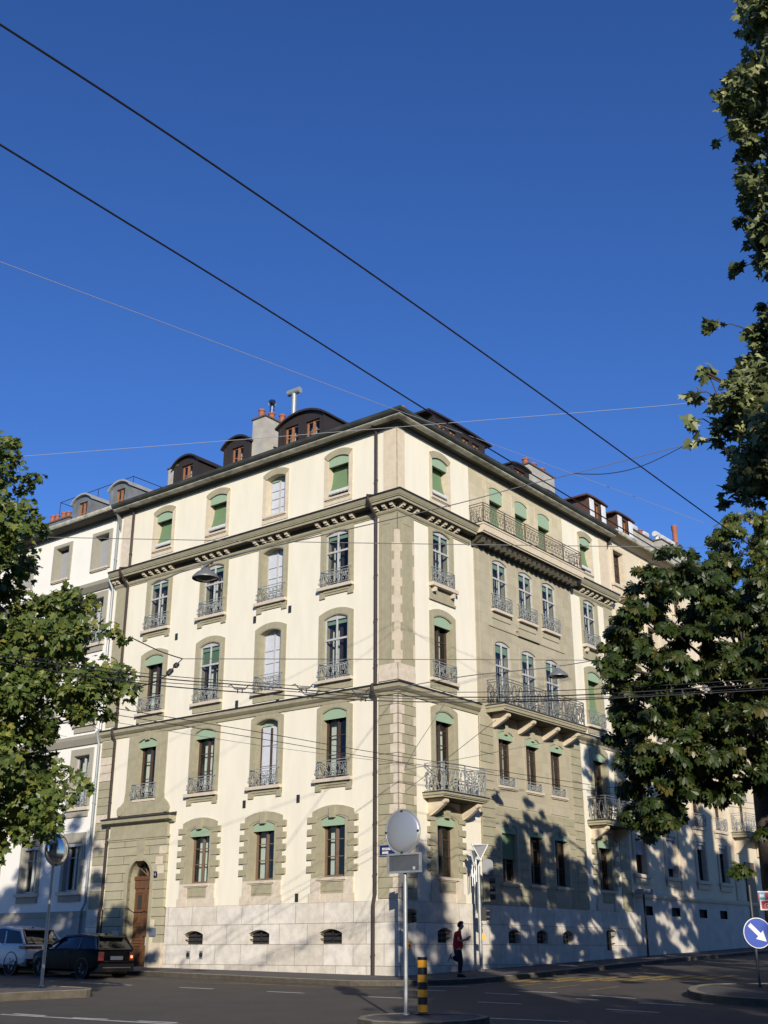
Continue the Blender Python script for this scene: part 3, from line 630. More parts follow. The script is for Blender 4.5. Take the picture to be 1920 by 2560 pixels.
# downpipes
def pipe(pts, r, m, fr, par, nm='downpipe'):
    mb = MB(); mb.tube(pts, r, 8)
    for p0, p1 in zip(pts, pts[1:]):
        if abs(p0[2] - p1[2]) > 1.5:
            for k in range(int(abs(p0[2] - p1[2]) / 1.7)): z = min(p0[2], p1[2]) + .6 + 1.7 * k; mb.lathe([(r * 1.25, 0), (r * 1.25, .06)], (p0[0], p0[1], z), 8)
    return mb.build(nm, m, par, rz=fr, smooth=True)
def fullpipe(v, fr, m, r=.055, z0=0.0, par=None, o=.10):
    pipe([(v, -.45, 19.85), (v, -o, 19.6), (v, -o, 16.95), (v, -.62, 16.78), (v, -.62, 16.6), (v, -o, 16.05), (v, -o, 9.74), (v, -.30, 9.62), (v, -.30, 9.4), (v, -o, 9.15), (v, -o, 2.55), (v - .03, -.16, 2.2), (v - .03, -.16, z0)], r, m, fr, par or BLD)
fullpipe(-.93, AL, PIPE, .06); fullpipe(-15.17, AL, PIPE, .06, .2)
# portal and door
mb = MB(); inn = outline(DW, 3.55, .62, .17, 14); x0 = -DOOR_U
sh = lambda P_, dx: [(x + dx, z) for x, z in P_]
outr = [(-14.98, .1), (-11.42, .1)] + [(-11.42 - 3.56 * i / 14, 5.02) for i in range(15)]
mb.ring(sh(inn, x0), outr, -.13, .02, 0); mb.k = 1
mb.ring(sh(inn, x0), sh(outline(DW + .34, 3.55, .72, .17, 14), x0), -.16, .42, 1)
mb.box(-14.95, -11.45, -.13, .02, 5.02, 5.62, 1); mb.box(-15.02, -11.38, -.19, .02, 5.0, 5.08, 1); mb.box(-14.98, -11.42, -.16, .02, 4.93, 5.0, 1)
straight(mb, [(0, 5.55), (.14, 5.55), (.2, 5.62), (.38, 5.66), (.4, 5.78), (0, 5.83)], -15.28, -11.12, 1)
straight(mb, [(0, 5.79), (.415, 5.785), (.415, 5.84), (0, 5.95)], -15.3, -11.1, 3)
mb.prism([(x0 - .14, 4.12), (x0 + .14, 4.12), (x0 + .26, 4.92), (x0 - .26, 4.92)], -.2, -.1, 1)
mb.box(-15.0, -14.62 + .95, -.15, .02, -.3, .9, 2); mb.box(-12.22, -11.38, -.15, .02, -.3, 1.05, 2)
for x, z in ((-14.1, 1.35), (-14.0, 1.02), (-12.1, 1.1), (-12.05, 1.75), (-11.8, 4.1), (-11.62, 4.5), (-11.7, 3.75)): mb.box(x - .2, x + .2, -.142, -.12, z - .15, z + .15, 2)
mb.build('portal', [RUST, TRIM, PALE, METALD], BLD, rz=AL)
dr = MB(); yd = .30
dr.box(x0 - DW / 2, x0 + DW / 2, yd, yd + .06, .1, 3.5, 0)
for s in (-1, 1):
    c = x0 + s * DW / 4
    for za, zb in ((.35, 1.0), (1.15, 1.5), (1.65, 3.0)):
        dr.ring([(c - .20, za + .07), (c + .20, za + .07), (c + .20, zb - .07), (c - .20, zb - .07)], [(c - .28, za), (c + .28, za), (c + .28, zb), (c - .28, zb)], yd - .04, yd, 0)
        dr.box(c - .15, c + .15, yd - .025, yd, za + .12, zb - .12, 0)
    dr.box(c - .13, c + .13, yd - .03, yd - .024, 2.3, 2.85, 1)
dr.box(x0 - .04, x0 + .04, yd - .06, yd, .1, 3.15, 0); dr.box(x0 - DW / 2, x0 + DW / 2, yd - .10, yd + .02, 3.42, 3.56, 0); dr.box(x0 - DW / 2, x0 + DW / 2, yd - .05, yd, 3.1, 3.42, 0); dr.box(x0 - DW / 2, x0 + DW / 2, yd - .05, yd, 1.04, 1.12, 0)
DOOR = dr.build('door', [DOORW, DARKI], BLD, rz=AL)
fan = MB(); fan.ring(sh(outline(DW - .12, 3.6, .58, 3.56, 14), x0), sh(outline(DW, 3.6, .62, 3.56, 14), x0), yd, yd + .05)
for t in (35, 65, 90, 115, 145): fan.tube([(x0, yd + .02, 3.58), (x0 + .62 * math.cos(R(t)), yd + .02, 3.58 + .55 * math.sin(R(t)))], .022, 4)
FAN = fan.build('fanlight', LFRAME, BLD, rz=AL)
g_ = MB(); g_.prism(sh(outline(DW - .1, 3.6, .58, 3.56, 14), x0), yd + .03, yd + .035); g_.build('pane', GLASS, FAN)
kn = MB(); kn.lathe([(.0, -.08), (.035, -.07), (.035, -.04), (.012, -.03), (.012, 0)], (x0 + .1, yd - .05, 1.3), 8, 0, 'y'); kn.build('handle', mat('brass', (.5, .35, .12), .3, 1.0), DOOR)
pl = MB(); pl.box(-11.95 - .09, -11.95 + .09, -.16, -.13, 3.45, 3.68, 0); text_mb(pl, '4', .19, -11.95, -.163, 3.565, 1); pl.build('house_number', [mat('plate_black', (.01, .01, .02), .4), WFRAME], BLD, rz=AL)
pl = MB(); pl.box(-12.08, -11.72, -.17, -.13, 1.28, 1.58, 0); pl.box(-12.05, -11.75, -.175, -.17, 1.31, 1.55, 1); pl.build('brass_plate', [mat('plate_grey', (.16, .19, .22), .4, .3), mat('plate_grey2', (.20, .24, .28), .3, .4)], BLD, rz=AL)
# balconies
def bracket(mb, x, ztop, dep, hgt, k=0):
    n = 8; pr = [(0, ztop - hgt), (0.0, ztop)] + [(-dep, ztop), (-dep - .03, ztop - .10), (-dep + .06, ztop - .2)]
    for i in range(n + 1):
        t = i / n; pr.append((-(dep - .12) * (1 - t) ** 1.5 - .10, ztop - .22 - (hgt - .22) * math.sin(t * math.pi / 2)))
    i0 = len(mb.v); m_ = len(pr)
    for xx in (x - .085, x + .085): mb.v += [(xx, y, z) for y, z in pr]
    for j in range(m_): mb.f.append((i0 + j, i0 + (j + 1) % m_, i0 + m_ + (j + 1) % m_, i0 + m_ + j)); mb.m.append(k)
    mb.f.append(tuple(range(i0, i0 + m_))); mb.m.append(k); mb.f.append(tuple(range(i0 + m_, i0 + 2 * m_))); mb.m.append(k)
    mb.lathe([(.03, -.10), (.085, -.10), (.085, .10), (.03, .10)], (x, -dep + .03, ztop - .10), 12, k, 'x')
def balcony(fr, x0, x1, dep, zf, th, rh, m_iron, brs, bh, pitch=.19, mats=None, rr=.0145):
    mats = (mats or [TRIM, PALE, METALD]) + [SHADE_SOOT]
    mb = MB()
    straight3 = [(0, zf - th), (dep - .10, zf - th), (dep - .09, zf - th + .05), (dep - .04, zf - th + .06), (dep - .03, zf - .10), (dep, zf - .09), (dep, zf - .02), (0, zf)]
    straight(mb, straight3, x0, x1, 0)
    for sx, s in ((x0, -1), (x1, 1)): mb.box(sx, sx + s * .04, -dep + .02, 0, zf - .10, zf - .02, 0)
    mb.box(x0 - .05, x1 + .05, -dep - .02, 0, zf - .02, zf + .015, 2); mb.box(x0 + .06, x1 - .06, -dep + .12, 0, zf - th - .012, zf - th + .01, 3)  # thin dark sheet under the slab stands in for its shade
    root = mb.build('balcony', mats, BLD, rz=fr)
    rl = MB(); y = -dep + .09; xa, xb = x0 + .09, x1 - .09
    for zz in (.06, rh - .11, rh):
        rl.box(xa, xb, y - .014, y + .014, zf + zz - .014, zf + zz + .014)
        for sx in (xa, xb): rl.box(sx - .014, sx + .014, y, 0, zf + zz - .014, zf + zz + .014)
    npost = max(2, round((xb - xa) / 1.5) + 1)
    for i in range(npost): xx = xa + (xb - xa) * i / (npost - 1); rl.box(xx - .022, xx + .022, y - .022, y + .022, zf, zf + rh)
    scrolls(rl, xb - xa, rh - .2, lambda x, z: ((xa + xb) / 2 + x, y, zf + .07 + z), pitch, rr)
    for sx in (xa, xb): scrolls(rl, dep - .1, rh - .2, lambda x, z, sx=sx: (sx, y / 2 + x, zf + .07 + z), pitch, rr)
    rl.build('guard_rail', m_iron, root)
    for x in brs:
        b_ = MB(); bracket(b_, x, zf - th, dep * .78, bh); b_.build('bracket', PALE, root)
    return root
balcony(AR, 1.42, 4.18, .95, 5.95, .19, 1.02, IRON, (1.78, 3.82), .58, .23, None, .017)
balcony(AR, 13.30, 16.05, .95, 5.95, .19, 1.02, IRONM, (13.66, 15.7), .58, .23, None, .017)
balcony(AR, 5.55, 12.0, .97, 9.66, .26, 1.02, IRONM, (6.05, 7.95, 9.85, 11.55), .52, .24, None, .021)
tb = balcony(AR, 4.75, 13.0, .78, 16.94, .42, .86, mat('brown_iron', (.13, .11, .085), .7), (), .3, .125, [PALE, PALE, METALD], .012)
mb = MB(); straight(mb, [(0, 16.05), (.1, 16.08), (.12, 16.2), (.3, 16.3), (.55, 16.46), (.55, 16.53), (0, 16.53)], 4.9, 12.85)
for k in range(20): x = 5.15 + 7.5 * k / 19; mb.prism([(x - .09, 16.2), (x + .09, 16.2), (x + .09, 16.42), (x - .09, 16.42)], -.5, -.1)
mb.build('corbel_table', SHADE_SOOT, BLD, rz=AR)  # near-black colour stands in for shade below the top balcony
# dormers
def dormer(par, fr, xa, xb, y, z0, zs, rise, depth, m, wins, ovh=.12, fm=None, flat=False, sills=0):
    mb = MB(); w = xb - xa; c = (xa + xb) / 2
    face = [(xa, z0), (xb, z0)] + [(x + c, z) for x, z in arc(w, zs, rise, 10)]
    holes_ = [(a, b, z0 + .04, zt) for a, b, zt in wins]
    ztop = max(h[3] for h in holes_)
    wall_grid(mb, xa, xb, z0, ztop + .02, holes_, y)
    mb.prism([(xa, ztop + .02), (xb, ztop + .02)] + [(x + c, z) for x, z in arc(w, zs, rise, 10)], y, y + .05)
    for h in holes_:
        for x in h[:2]: mb.q([(x, y, h[2]), (x, y + .2, h[2]), (x, y + .2, h[3]), (x, y, h[3])])
        mb.q([(h[0], y, h[3]), (h[1], y, h[3]), (h[1], y + .2, h[3]), (h[0], y + .2, h[3])])
    for x in (xa, xb): mb.q([(x, y, z0), (x, y + depth, z0), (x, y + depth, zs), (x, y, zs)])
    for s, x in ((1, xa), (-1, xb)): mb.box(x, x + s * .10, y - .05, y, z0, zs)
    root = mb.build('dormer', m, par, rz=fr)
    rf = MB(); a_out, a_in = arc(w + 2 * ovh, zs + .02, rise + .06, 10), arc(w + 2 * ovh - .02, zs - .06, rise + .05, 10)
    rf.prism([(x + c, z) for x, z in a_out + a_in[::-1]], y - .16, y + depth); rf.build('dormer_roof', fm or m, root)
    for a, b, zt in wins:
        wn = MB(); mid = (a + b) / 2
        wn.ring([(a + .07, z0 + .10), (b - .07, z0 + .10), (b - .07, zt - .06), (a + .07, zt - .06)], [(a, z0 + .04), (b, z0 + .04), (b, zt), (a, zt)], y + .10, y + .16)
        wn.box(mid - .05, mid + .05, y + .08, y + .16, z0 + .08, zt - .04); wn.box(a, b, y + .11, y + .15, (z0 + zt) / 2 - .02, (z0 + zt) / 2 + .02)
        wo = wn.build('window_frame', mat('dormer_wood', (.34, .15, .07), .6, var=.2, scale=9), root)
        gp = MB(); gp.q([(a, y + .13, z0), (b, y + .13, z0), (b, y + .13, zt), (a, y + .13, zt)]); gp.build('pane', GLASS, root)
        cp = MB(); cp.q([(a + .02, y + .34, z0), (a + (b - a) * .45, y + .34, z0), (a + (b - a) * .40, y + .36, zt), (a + .02, y + .36, zt)]); cp.build('curtain', CURT, root)
        db = MB(); db.box(a - .3, b + .3, y + .6, y + .62, z0 - .2, zt + .1); db.build('room_back', DARKI, root)
    return root
dormer(BLD, AL, -13.32, -11.72, .55, 20.55, 21.55, .36, 2.6, DORM, [(-12.82, -12.10, 21.5)])
dormer(BLD, AL, -10.06, -8.46, .55, 20.55, 21.58, .36, 2.6, DORM, [(-9.60, -8.88, 21.5)])
dormer(BLD, AL, -6.76, -4.14, .55, 20.6, 21.62, .40, 3.2, DORM, [(-6.42, -5.66, 21.58), (-5.22, -4.46, 21.52)])
dormer(BLD, AR, 3.55, 7.45, .85, 20.55, 21.78, .02, 3.2, DORM, [(3.85, 4.55, 21.5), (4.75, 5.3, 21.5), (5.7, 6.3, 21.5), (6.5, 7.1, 21.5)], .45)
dormer(BLD, AR, 9.72, 11.18, .85, 20.5, 21.62, .05, 3.0, DORM, [(9.95, 10.9, 21.48)], .1)
dormer(BLD, AR, 12.1, 13.7, .75, 20.4, 21.05, .02, 2.0, DORM, [(12.4, 13.4, 20.85)], .1)
def chimney(par, fr, xa, xb, ya, yb, z0, z1, pots, m=CHIM, potm=TERRA):
    mb = MB(); mb.box(xa, xb, ya, yb, z0, z1); mb.box(xa - .06, xb + .06, ya - .06, yb + .06, z1, z1 + .07, 1)
    root = mb.build('chimney', [m, mat('chimney_cap', (.10, .085, .075), .9)], par, rz=fr)
    for x, y, h, r in pots:
        p_ = MB(); p_.lathe([(r * .95, 0), (r * .8, h * .25), (r, h * .5), (r * .85, h * .55), (r * .85, h * .8), (r * 1.05, h * .86), (r * 1.05, h), (r * .8, h), (r * .8, h * .9)], (x, y, z1 + .07), 10)
        p_.build('chimney_pot', potm, root, smooth=True)
    return root
ch = chimney(BLD, AL, -8.42, -7.66, .6, 2.2, 20.4, 22.55, [(-8.2, .9, .5, .15), (-8.02, 1.35, .45, .15), (-7.85, 1.85, .5, .15)])
mb = MB(); mb.tube([(-8.02, 1.35, 23.0), (-8.02, 1.35, 23.4)], .11, 10); mb.lathe([(.02, -.2), (.14, -.15), (.2, 0), (.14, .15), (.02, .2)], (-8.02, 1.35, 23.55), 12); mb.build('chimney_cowl', CHROME, ch, smooth=True)
mb = MB(); mb.tube([(-7.4, 2.1, 21), (-7.4, 2.1, 24.2)], .12, 10); mb.tube([(-7.75, 2.1, 24.25), (-7.05, 2.1, 24.25)], .15, 10); mb.tube([(-7.4, 2.1, 21), (-7.4, 2.1, 22.8)], .16, 10)
mb.build('flue_pipe', PIPEZ, BLD, rz=AL, smooth=True)
chimney(BLD, AL, -13.80, -13.12, .6, 1.6, 20.4, 21.62, [])
chimney(BLD, AL, -11.9, -10.0, 3.6, 4.4, 21, 22.95, [(-11.65, 4, .55, .16), (-11.25, 4, .55, .16), (-10.85, 4, .5, .16), (-10.4, 4, .5, .16)])
chimney(BLD, AL, -3.15, -2.0, 3.4, 4.0, 21, 22.0, [(-2.5, 3.6, .5, .17)])
chimney(BLD, AR, 12.6, 15.0, 1.6, 2.4, 20.4, 22.75, [(12.95, 2.0, .4, .17), (13.7, 2.0, .4, .17), (14.5, 2.0, .4, .17)])

# ------------------------------------------------------------------ ground
def gnd(px, py, dz=0.0):                     # where the view ray through that pixel meets the sloping street
    r = ray(px, py); t = (-.0077 * .49 - .0333 * 40 + dz - EYE) / (r.z - .0077 * r.x - .0333 * r.y); p = r * t
    return (p.x, EYE + 0 * t + p.y - EYE + 0) if False else (p.x, p.y)
def G(reg, x, y, dz=0.0):
    ox, oy, s = {1: (0, 2260, .28933), 2: (480, 2260, .28933), 3: (940, 2260, .28933), 4: (1440, 2260, .28933)}[reg]
    return gnd(ox + x * s, oy + y * s, dz)
def gslab(poly, z0, z1, name, m, kind='structure', holes=None):
    mb = MB(); n = len(poly); mb.v = [(x, y, gz(x, y) + z0) for x, y in poly] + [(x, y, gz(x, y) + z1) for x, y in poly]
    for j in range(n): mb.f.append((j, (j + 1) % n, n + (j + 1) % n, n + j)); mb.m.append(0)
    mb.f.append(tuple(range(n, 2 * n))); mb.m.append(0)
    return tag(mb.build(name, m), kind=kind)
def kerb(line, z0, z1, w, name='kerb', closed=False):
    mb = MB(); L_ = [Vector((x, y)) for x, y in line]; n = len(L_); rings = []
    for i, p in enumerate(L_):
        a = L_[i - 1] if (i or closed) else p; b = L_[(i + 1) % n] if (i < n - 1 or closed) else p
        d = (b - a).normalized(); nn = Vector((-d.y, d.x)); q = p + nn * w
        rings.append([(p.x, p.y, gz(*p) + z0), (p.x, p.y, gz(*p) + z1 - .015), (p.x + nn.x * .015, p.y + nn.y * .015, gz(*p) + z1), (q.x, q.y, gz(*p) + z1), (q.x, q.y, gz(*p) + z0)])
    if closed: rings.append(rings[0])
    mb.loft(rings, caps=not closed)
    return tag(mb.build(name, KERB), kind='structure')
mb = MB()
ys = [-300, -60, -30, -15, 0, 8, 16, 20, 24, 30, 36, 42, 50, 60, 80, 110, 300, 900]; xs = [-700, -150, -60, -39.5, -30, -20, -12, -6, 0, 6, 12, 20, 30, 40.4, 60, 150, 700]
for a, b in zip(xs, xs[1:]):
    for c, d in zip(ys, ys[1:]): mb.q([(x, y, gz(x, y) + ROAD) for x, y in ((a, c), (b, c), (b, d), (a, d))])
tag(mb.build('road', ASPH), kind='structure')
def pL(u, o): p = ptL(u, o, 0); return (p.x, p.y)
def pR(u, o): p = ptR(u, o, 0); return (p.x, p.y)
KL = [pL(38, 2.3), pL(20, 2.3), pL(10, 2.3), pL(6, 2.5), pL(3.6, 2.7), (-1.0, 37.55), (0.4, 37.3), (1.6, 37.5), (2.7, 38.1), (3.7, 39.2), pR(3.6, 2.95), pR(6, 2.75), pR(10, 2.55), pR(16, 2.2), pR(24, 2.3), pR(45, 2.3)]
gslab(KL + [pR(45, -2), pR(0, -2), pL(0, -2), pL(38, -2)][0:1] + [pR(1.5, -1.5), pL(38, -2)], -.6, 0.0, 'pavement', PAVE)
kerb(KL, -.5, .012, .28)
ILs = [G(1, x, y, .06) for x, y in ((0, 772), (250, 760), (480, 750), (660, 743), (750, 740), (785, 737), (798, 731))]
IL = [(-16, 29.5)] + [(-12.2, 31.6)] + ILs + [G(1, x, y, .06) for x, y in ((790, 725), (750, 720), (690, 717), (400, 703), (0, 690))] + [(-17, 40), (-20, 40), (-20, 30)]
gslab(IL, -.6, .055, 'traffic_island', PAVE); kerb(IL[:15], -.5, .065, .16)
IC = [gnd(x, y, .05) for x, y in ((893, 2546), (930, 2553), (1000, 2557), (1090, 2557), (1170, 2552), (1213, 2546), (1224, 2541), (1200, 2537), (1130, 2534), (1010, 2532), (930, 2535), (900, 2540))]
gslab(IC, -.6, .045, 'traffic_island', PAVE); kerb(IC, -.5, .055, .16, closed=True)
IR = [G(4, x, y, .03) for x, y in ((1659, 824), (1400, 806), (1200, 790), (1080, 776), (985, 752), (960, 733), (985, 712), (1060, 697), (1150, 689), (1400, 685), (1659, 683))][::-1]
IR = [(19, 36.0)] + IR + [(12, 26), (19, 26)]
gslab(IR, -.6, .025, 'traffic_island', PAVE); kerb(IR[:-2][::-1][::-1], -.5, .035, .22)
def strip(mb, p, q, w, dz=.006):
    p, q = Vector(p), Vector(q); d = (q - p).normalized(); n_ = Vector((-d.y, d.x)) * w / 2
    mb.q([(v.x, v.y, gz(v.x, v.y) + ROAD + dz) for v in (p + n_, q + n_, q - n_, p - n_)])
for a, b in (((1, 0, 955), (1, 1659, 1050)), ((1, 120, 950), (1, 390, 968)), ((1, 630, 985), (1, 930, 998)), ((1, 1190, 1013), (1, 1530, 1028)), ((1, 690, 680), (1, 1140, 703)), ((1, 1550, 722), (2, 185, 735)), ((2, 650, 757), (2, 965, 772)), ((2, 1520, 803), (3, 230, 815)), ((3, 880, 848), (3, 1260, 866)), ((3, 940, 770), (3, 1230, 785)), ((3, 1230, 755), (3, 1560, 768)), ((4, 130, 790), (4, 520, 818)), ((4, 260, 910), (4, 720, 940)), ((3, 975, 988), (3, 1659, 1018)), ((4, 540, 855), (4, 940, 878)), ((4, 0, 820), (4, 190, 830)), ((4, 830, 842), (4, 1190, 868)), ((3, 340, 745), (3, 610, 752)), ((3, 430, 715), (3, 800, 716))):
    mb = MB(); strip(mb, G(*a, ROAD), G(*b, ROAD), .13); tag(mb.build('white_line', WLINE), kind='structure')
for a, b in (((1, 550, 628), (1, 670, 632)), ((1, 840, 645), (1, 1040, 650)), ((1, 1020, 640), (1, 1380, 655)), ((2, 0, 682), (2, 860, 705)), ((2, 300, 680), (2, 1130, 720)), ((2, 1370, 728), (2, 1659, 735))):
    mb = MB(); strip(mb, G(*a, ROAD), G(*b, ROAD), .12); tag(mb.build('yellow_line', YLINE), kind='structure')
for k in range(9):                            # yellow zebra across the side street
    c = Vector((4.6 + .80 * k, 39.6 + .10 * k)); d = Vector((.62, .79)) * 1.5; mb = MB(); strip(mb, c - d, c + d, .42); tag(mb.build('crossing_stripe', YLINE), kind='structure')
for k in range(4):
    c = Vector((3.3 + 1.0 * k, 38.2 - .9 * k)); d = Vector((.62, .79)) * .9; mb = MB(); strip(mb, c - d, c + d, .12); tag(mb.build('yellow_line', YLINE), kind='structure')
mb = MB(); p = G(1, 180, 845, -.02); mb.box(p[0] - .35, p[0] + .35, p[1] - .02, p[1] + .3, gz(*p) - .14, gz(*p) + .0); 

# ------------------------------------------------------------------ neighbour on the left
NL = empty('apartment_building', ptL(16.1, 0, 0), 0, 'white rendered apartment building behind the plane tree, with grey blinds and grey zinc dormers', 'building')
off = -(dL * 16.1)
def nwin(P, u, z, par, fr, u0):               # window on a neighbour whose own origin lies at u0
    x = (-(u - u0) if fr == AL else u - u0); return window(P, par, x, z, fr)
WNE = dict(w=1.0, hs=1.62, rise=0.001, sur='square', m='grey', t=.22, up=.18, sash='blind', greyb=1, pelm=0, gap=.0, sill='small')
WND = dict(w=1.06, hs=2.1, rise=0.001, sur='square', m='grey', t=.24, up=.3, sash='grey', rail=1, sill='block', cur=(.0, .4))
WNB = dict(WND, hs=2.2, rail=1)
WNA = dict(w=1.06, hs=1.95, rise=0.001, sur='square', m='grey', t=.22, up=.42, sash='grey', sill='block', cur=(.1, .55), pelm=1, ph=.14, greyb=1)
mb = MB(); hs_ = []
for u in (17.42, 20.38, 23.3, 26.2, 29.2):
    for z, P in ((17.42, WNE), (13.8, WND), (10.2, WND), (6.55, WNB), (3.1, WNA)):
        nwin(P, u, z, NL, AL, 16.1); hs_.append(hole(-(u - 16.1), z, P))
wall_grid(mb, -16, 0, 2.3, 19.95, hs_, .02); mb.build('wall', WALLW, NL, rz=AL)
mb = MB(); mb.box(-16, 0, -.04, .3, -1.2, 2.05, 0); mb.box(-16, 0, -.06, .2, 2.05, 2.3, 1)
mb.box(-5.6, -4.2, -.06, -.03, .95, 1.5, 2); mb.build('plinth', [mat('grey_render', (.40, .40, .38), .9, var=.15, scale=1.5), TRIMG, DARKI], NL, rz=AL)
mb = MB(); straight(mb, [(0, 9.2), (.06, 9.2), (.2, 9.45), (.22, 9.58), (0, 9.66)], -16, -.02, 0); mb.build('string_course', TRIMG, NL, rz=AL)
mb = MB(); straight(mb, [(0, 16.3), (.06, 16.3), (.25, 16.5), (.28, 16.66), (0, 16.75)], -16, -.02, 0); mb.build('cornice', TRIMG, NL, rz=AL)
mb = MB(); straight(mb, [(0, 19.62), (.10, 19.64), (.12, 19.74), (.50, 19.84), (.50, 19.95), (0, 19.97)], -16, -.02, 0); straight(mb, [(.50, 19.92), (.56, 19.84), (.66, 19.84), (.70, 19.92), (.70, 20.0), (.5, 20.0)], -16, -.02, 1); mb.build('gutter', [mat('dark_eaves', (0, 0, 0)), GUTL], NL, rz=AL)
mb = MB(); mb.loft([[(x, .5 * -1, 20.0), (x, .5, 20.70), (x, 5.5, 22.3), (x, 8, 22.3), (x, 8, 0)] for x in (-16, 0)], 0, closed=False, caps=True); mb.build('roof', ZINC, NL, rz=AL)
mb = MB(); mb.box(-16, -.01, 1.7, 1.75, -1, 20.2); 
for z in (2.45, 6.0, 9.5, 13.4, 16.95): mb.box(-16, -.01, .05, 1.7, z, z + .1)
mb.build('interior_walls', DARKI, NL, rz=AL)
pipe([(-.10, -.5, 19.9), (-.10, -.12, 19.6), (-.10, -.12, 16.9), (-.10, -.36, 16.7), (-.10, -.36, 16.5), (-.1, -.12, 16.1), (-.1, -.12, 9.75), (-.1, -.3, 9.6), (-.1, -.12, 9.1), (-.10, -.12, 2.6), (-.35, -.14, 2.2), (-.35, -.14, .3)], .06, PIPEZ, AL, NL)
ZL = mat('pale_zinc', (.42, .43, .42), .5, .2, var=.2, scale=2)
for u0, u1 in ((16.38, 17.82), (19.2, 20.66)): dormer(NL, AL, -(u1 - 16.1), -(u0 - 16.1), .55, 20.4, 21.5, .32, 2.6, ZINC, [(-(u1 - 16.1) + .40, -(u0 - 16.1) - .40, 21.47)], .1, ZL)
chimney(NL, AL, -7.6, -5.5, 1.0, 1.7, 20.4, 21.2, [(-7.3, 1.3, .5, .14), (-6.9, 1.3, .45, .14), (-6.45, 1.35, .5, .14), (-6.05, 1.35, .45, .14)], ZINC)
mb = MB(); zt = 23.5
for x in (-9.2, -7.6, -6, -4.4, -3.2): mb.tube([(x, 3, 21.4), (x, 3, zt)], .02, 5)
mb.tube([(-9.2, 3, zt), (-3.2, 3, zt)], .02, 5); mb.tube([(-9.2, 3, zt), (-9.2, 7, zt)], .02, 5); mb.tube([(-3.2, 3, zt), (-3.2, 7, zt)], .02, 5); mb.tube([(-3.2, 4.8, zt - 1.2), (-3.2, 4.8, zt)], .02, 5)
mb.build('roof_railing', IROND, NL, rz=AL)

# ------------------------------------------------------------------ neighbour on the right
U0 = LEN_R
NR = empty('apartment_building', ptR(U0, 0, 0), 0, 'buff apartment building behind the dark chestnut, with red brown dormers and white shutters', 'building')
RE = dict(w=1.06, hs=1.75, rise=0.001, sur='square', m='pale', t=.2, up=.2, sash='brown', sill='block', cur=(.1, .3))
RDd = dict(w=1.06, hs=2.2, rise=0.001, sur='square', m='pale', t=.2, up=.25, sash='brown', rail=1, sill='block', cur=(.2, .8))
RA = dict(w=1.04, hs=1.85, rise=0.001, sur='square', m='pale', t=.2, up=.3, sash='brown', sill='block', cur=(.1, .5), pelm=1, ph=.14, greyb=1)
mb = MB(); hs_ = []
for i, u in enumerate((18.08, 21.35, 24.86, 27.6, 31.0, 34.2)):
    for z, P in ((17.62, RE), (13.9, RDd), (10.3, RDd), (6.6, RDd), (4.0, RA)):
        if z == 4.0 and i == 4: continue
        nwin(P, u, z, NR, AR, U0); hs_.append(hole(u - U0, z, P))
wall_grid(mb, .0, 20, 3.0, 20.15, hs_, .03); mb.build('wall', WALLR, NR, rz=AR)
for i, (u, h) in enumerate(((18.08, 1.0), (21.35, 1.45), (24.86, .35), (27.6, .4))):
    b_ = MB(); b_.box(u - U0 - .5, u - U0 + .5, .10, .13, 5.85 - h, 5.75); b_.build('blind', GREYB, NR, rz=AR)
hp = [(u - .45 - U0, u + .45 - U0, 2.25, 2.64) for u in (18.4, 21.3, 24.4, 26.9)]
mb = MB(); wall_grid(mb, .02, 20, -1, 3.0, hp, -.03); mb.build('plinth', mat('pale_plinth', (.60, .56, .48), .85, var=.2, scale=1.5, bump=.2, bscale=30), NR, rz=AR)
for pr_ in ([(0, 2.98), (.10, 2.98), (.14, 3.10), (0, 3.2)], [(0, 16.75), (.06, 16.75), (.2, 16.95), (.22, 17.1), (0, 17.2)], [(0, 9.3), (.06, 9.3), (.16, 9.5), (.16, 9.6), (0, 9.66)]):
    mb = MB(); straight(mb, pr_, .02, 20); mb.build('string_course', PALE, NR, rz=AR)
for h in hp:
    m2 = MB(); m2.box(h[0], h[1], .1, .12, h[2], h[3]); m2.build('basement_window', DARKI, NR, rz=AR)
for x in (5.3, 12.0):
    m2 = MB(); m2.box(x, x + .7, -.05, 0.05, 3.2, 19.9); m2.build('pilaster', PALE, NR, rz=AR)
mb = MB(); straight(mb, [(0, 19.85), (.10, 19.9), (.30, 20.05), (.42, 20.15), (0, 20.2)], .02, 20, 0); straight(mb, [(.42, 20.1), (.48, 20.02), (.58, 20.02), (.62, 20.1), (.62, 20.18), (.42, 20.18)], .02, 20, 1); mb.build('gutter', [PALE, GUTL], NR, rz=AR)
mb = MB(); mb.loft([[(x, -.45, 20.2), (x, .6, 20.85), (x, 5.5, 22.3), (x, 8, 22.3), (x, 8, 0)] for x in (.03, 20)], 0, closed=False); mb.build('roof', SLATE, NR, rz=AR)
mb = MB(); mb.box(.03, 20, 1.8, 1.85, -1, 20.2)
for z in (3.3, 6.2, 9.6, 13.5, 17.1): mb.box(.03, 20, .06, 1.8, z, z + .1)
mb.build('interior_walls', DARKI, NR, rz=AR)
for u0, u1 in ((16.95, 18.55), (20.0, 21.6)):
    d_ = dormer(NR, AR, u0 - U0, u1 - U0, .85, 20.6, 22.25, .02, 2.6, BROWNS, [(u0 - U0 + .45, u1 - U0 - .4, 22.1)], .35)
    for x, xx in ((u0 - U0 + .42, -.42), (u1 - U0 - .36, .42)):
        sh_ = MB(); sh_.box(x, x + xx, .72, .76, 20.7, 22.12); sh_.box(x + xx * .2, x + xx * .8, .705, .72, 20.85, 21.95); sh_.build('shutter', mat('white_shutter', (.66, .68, .70), .6), d_)
WP = mat('white_cowl', (.6, .62, .62), .5)
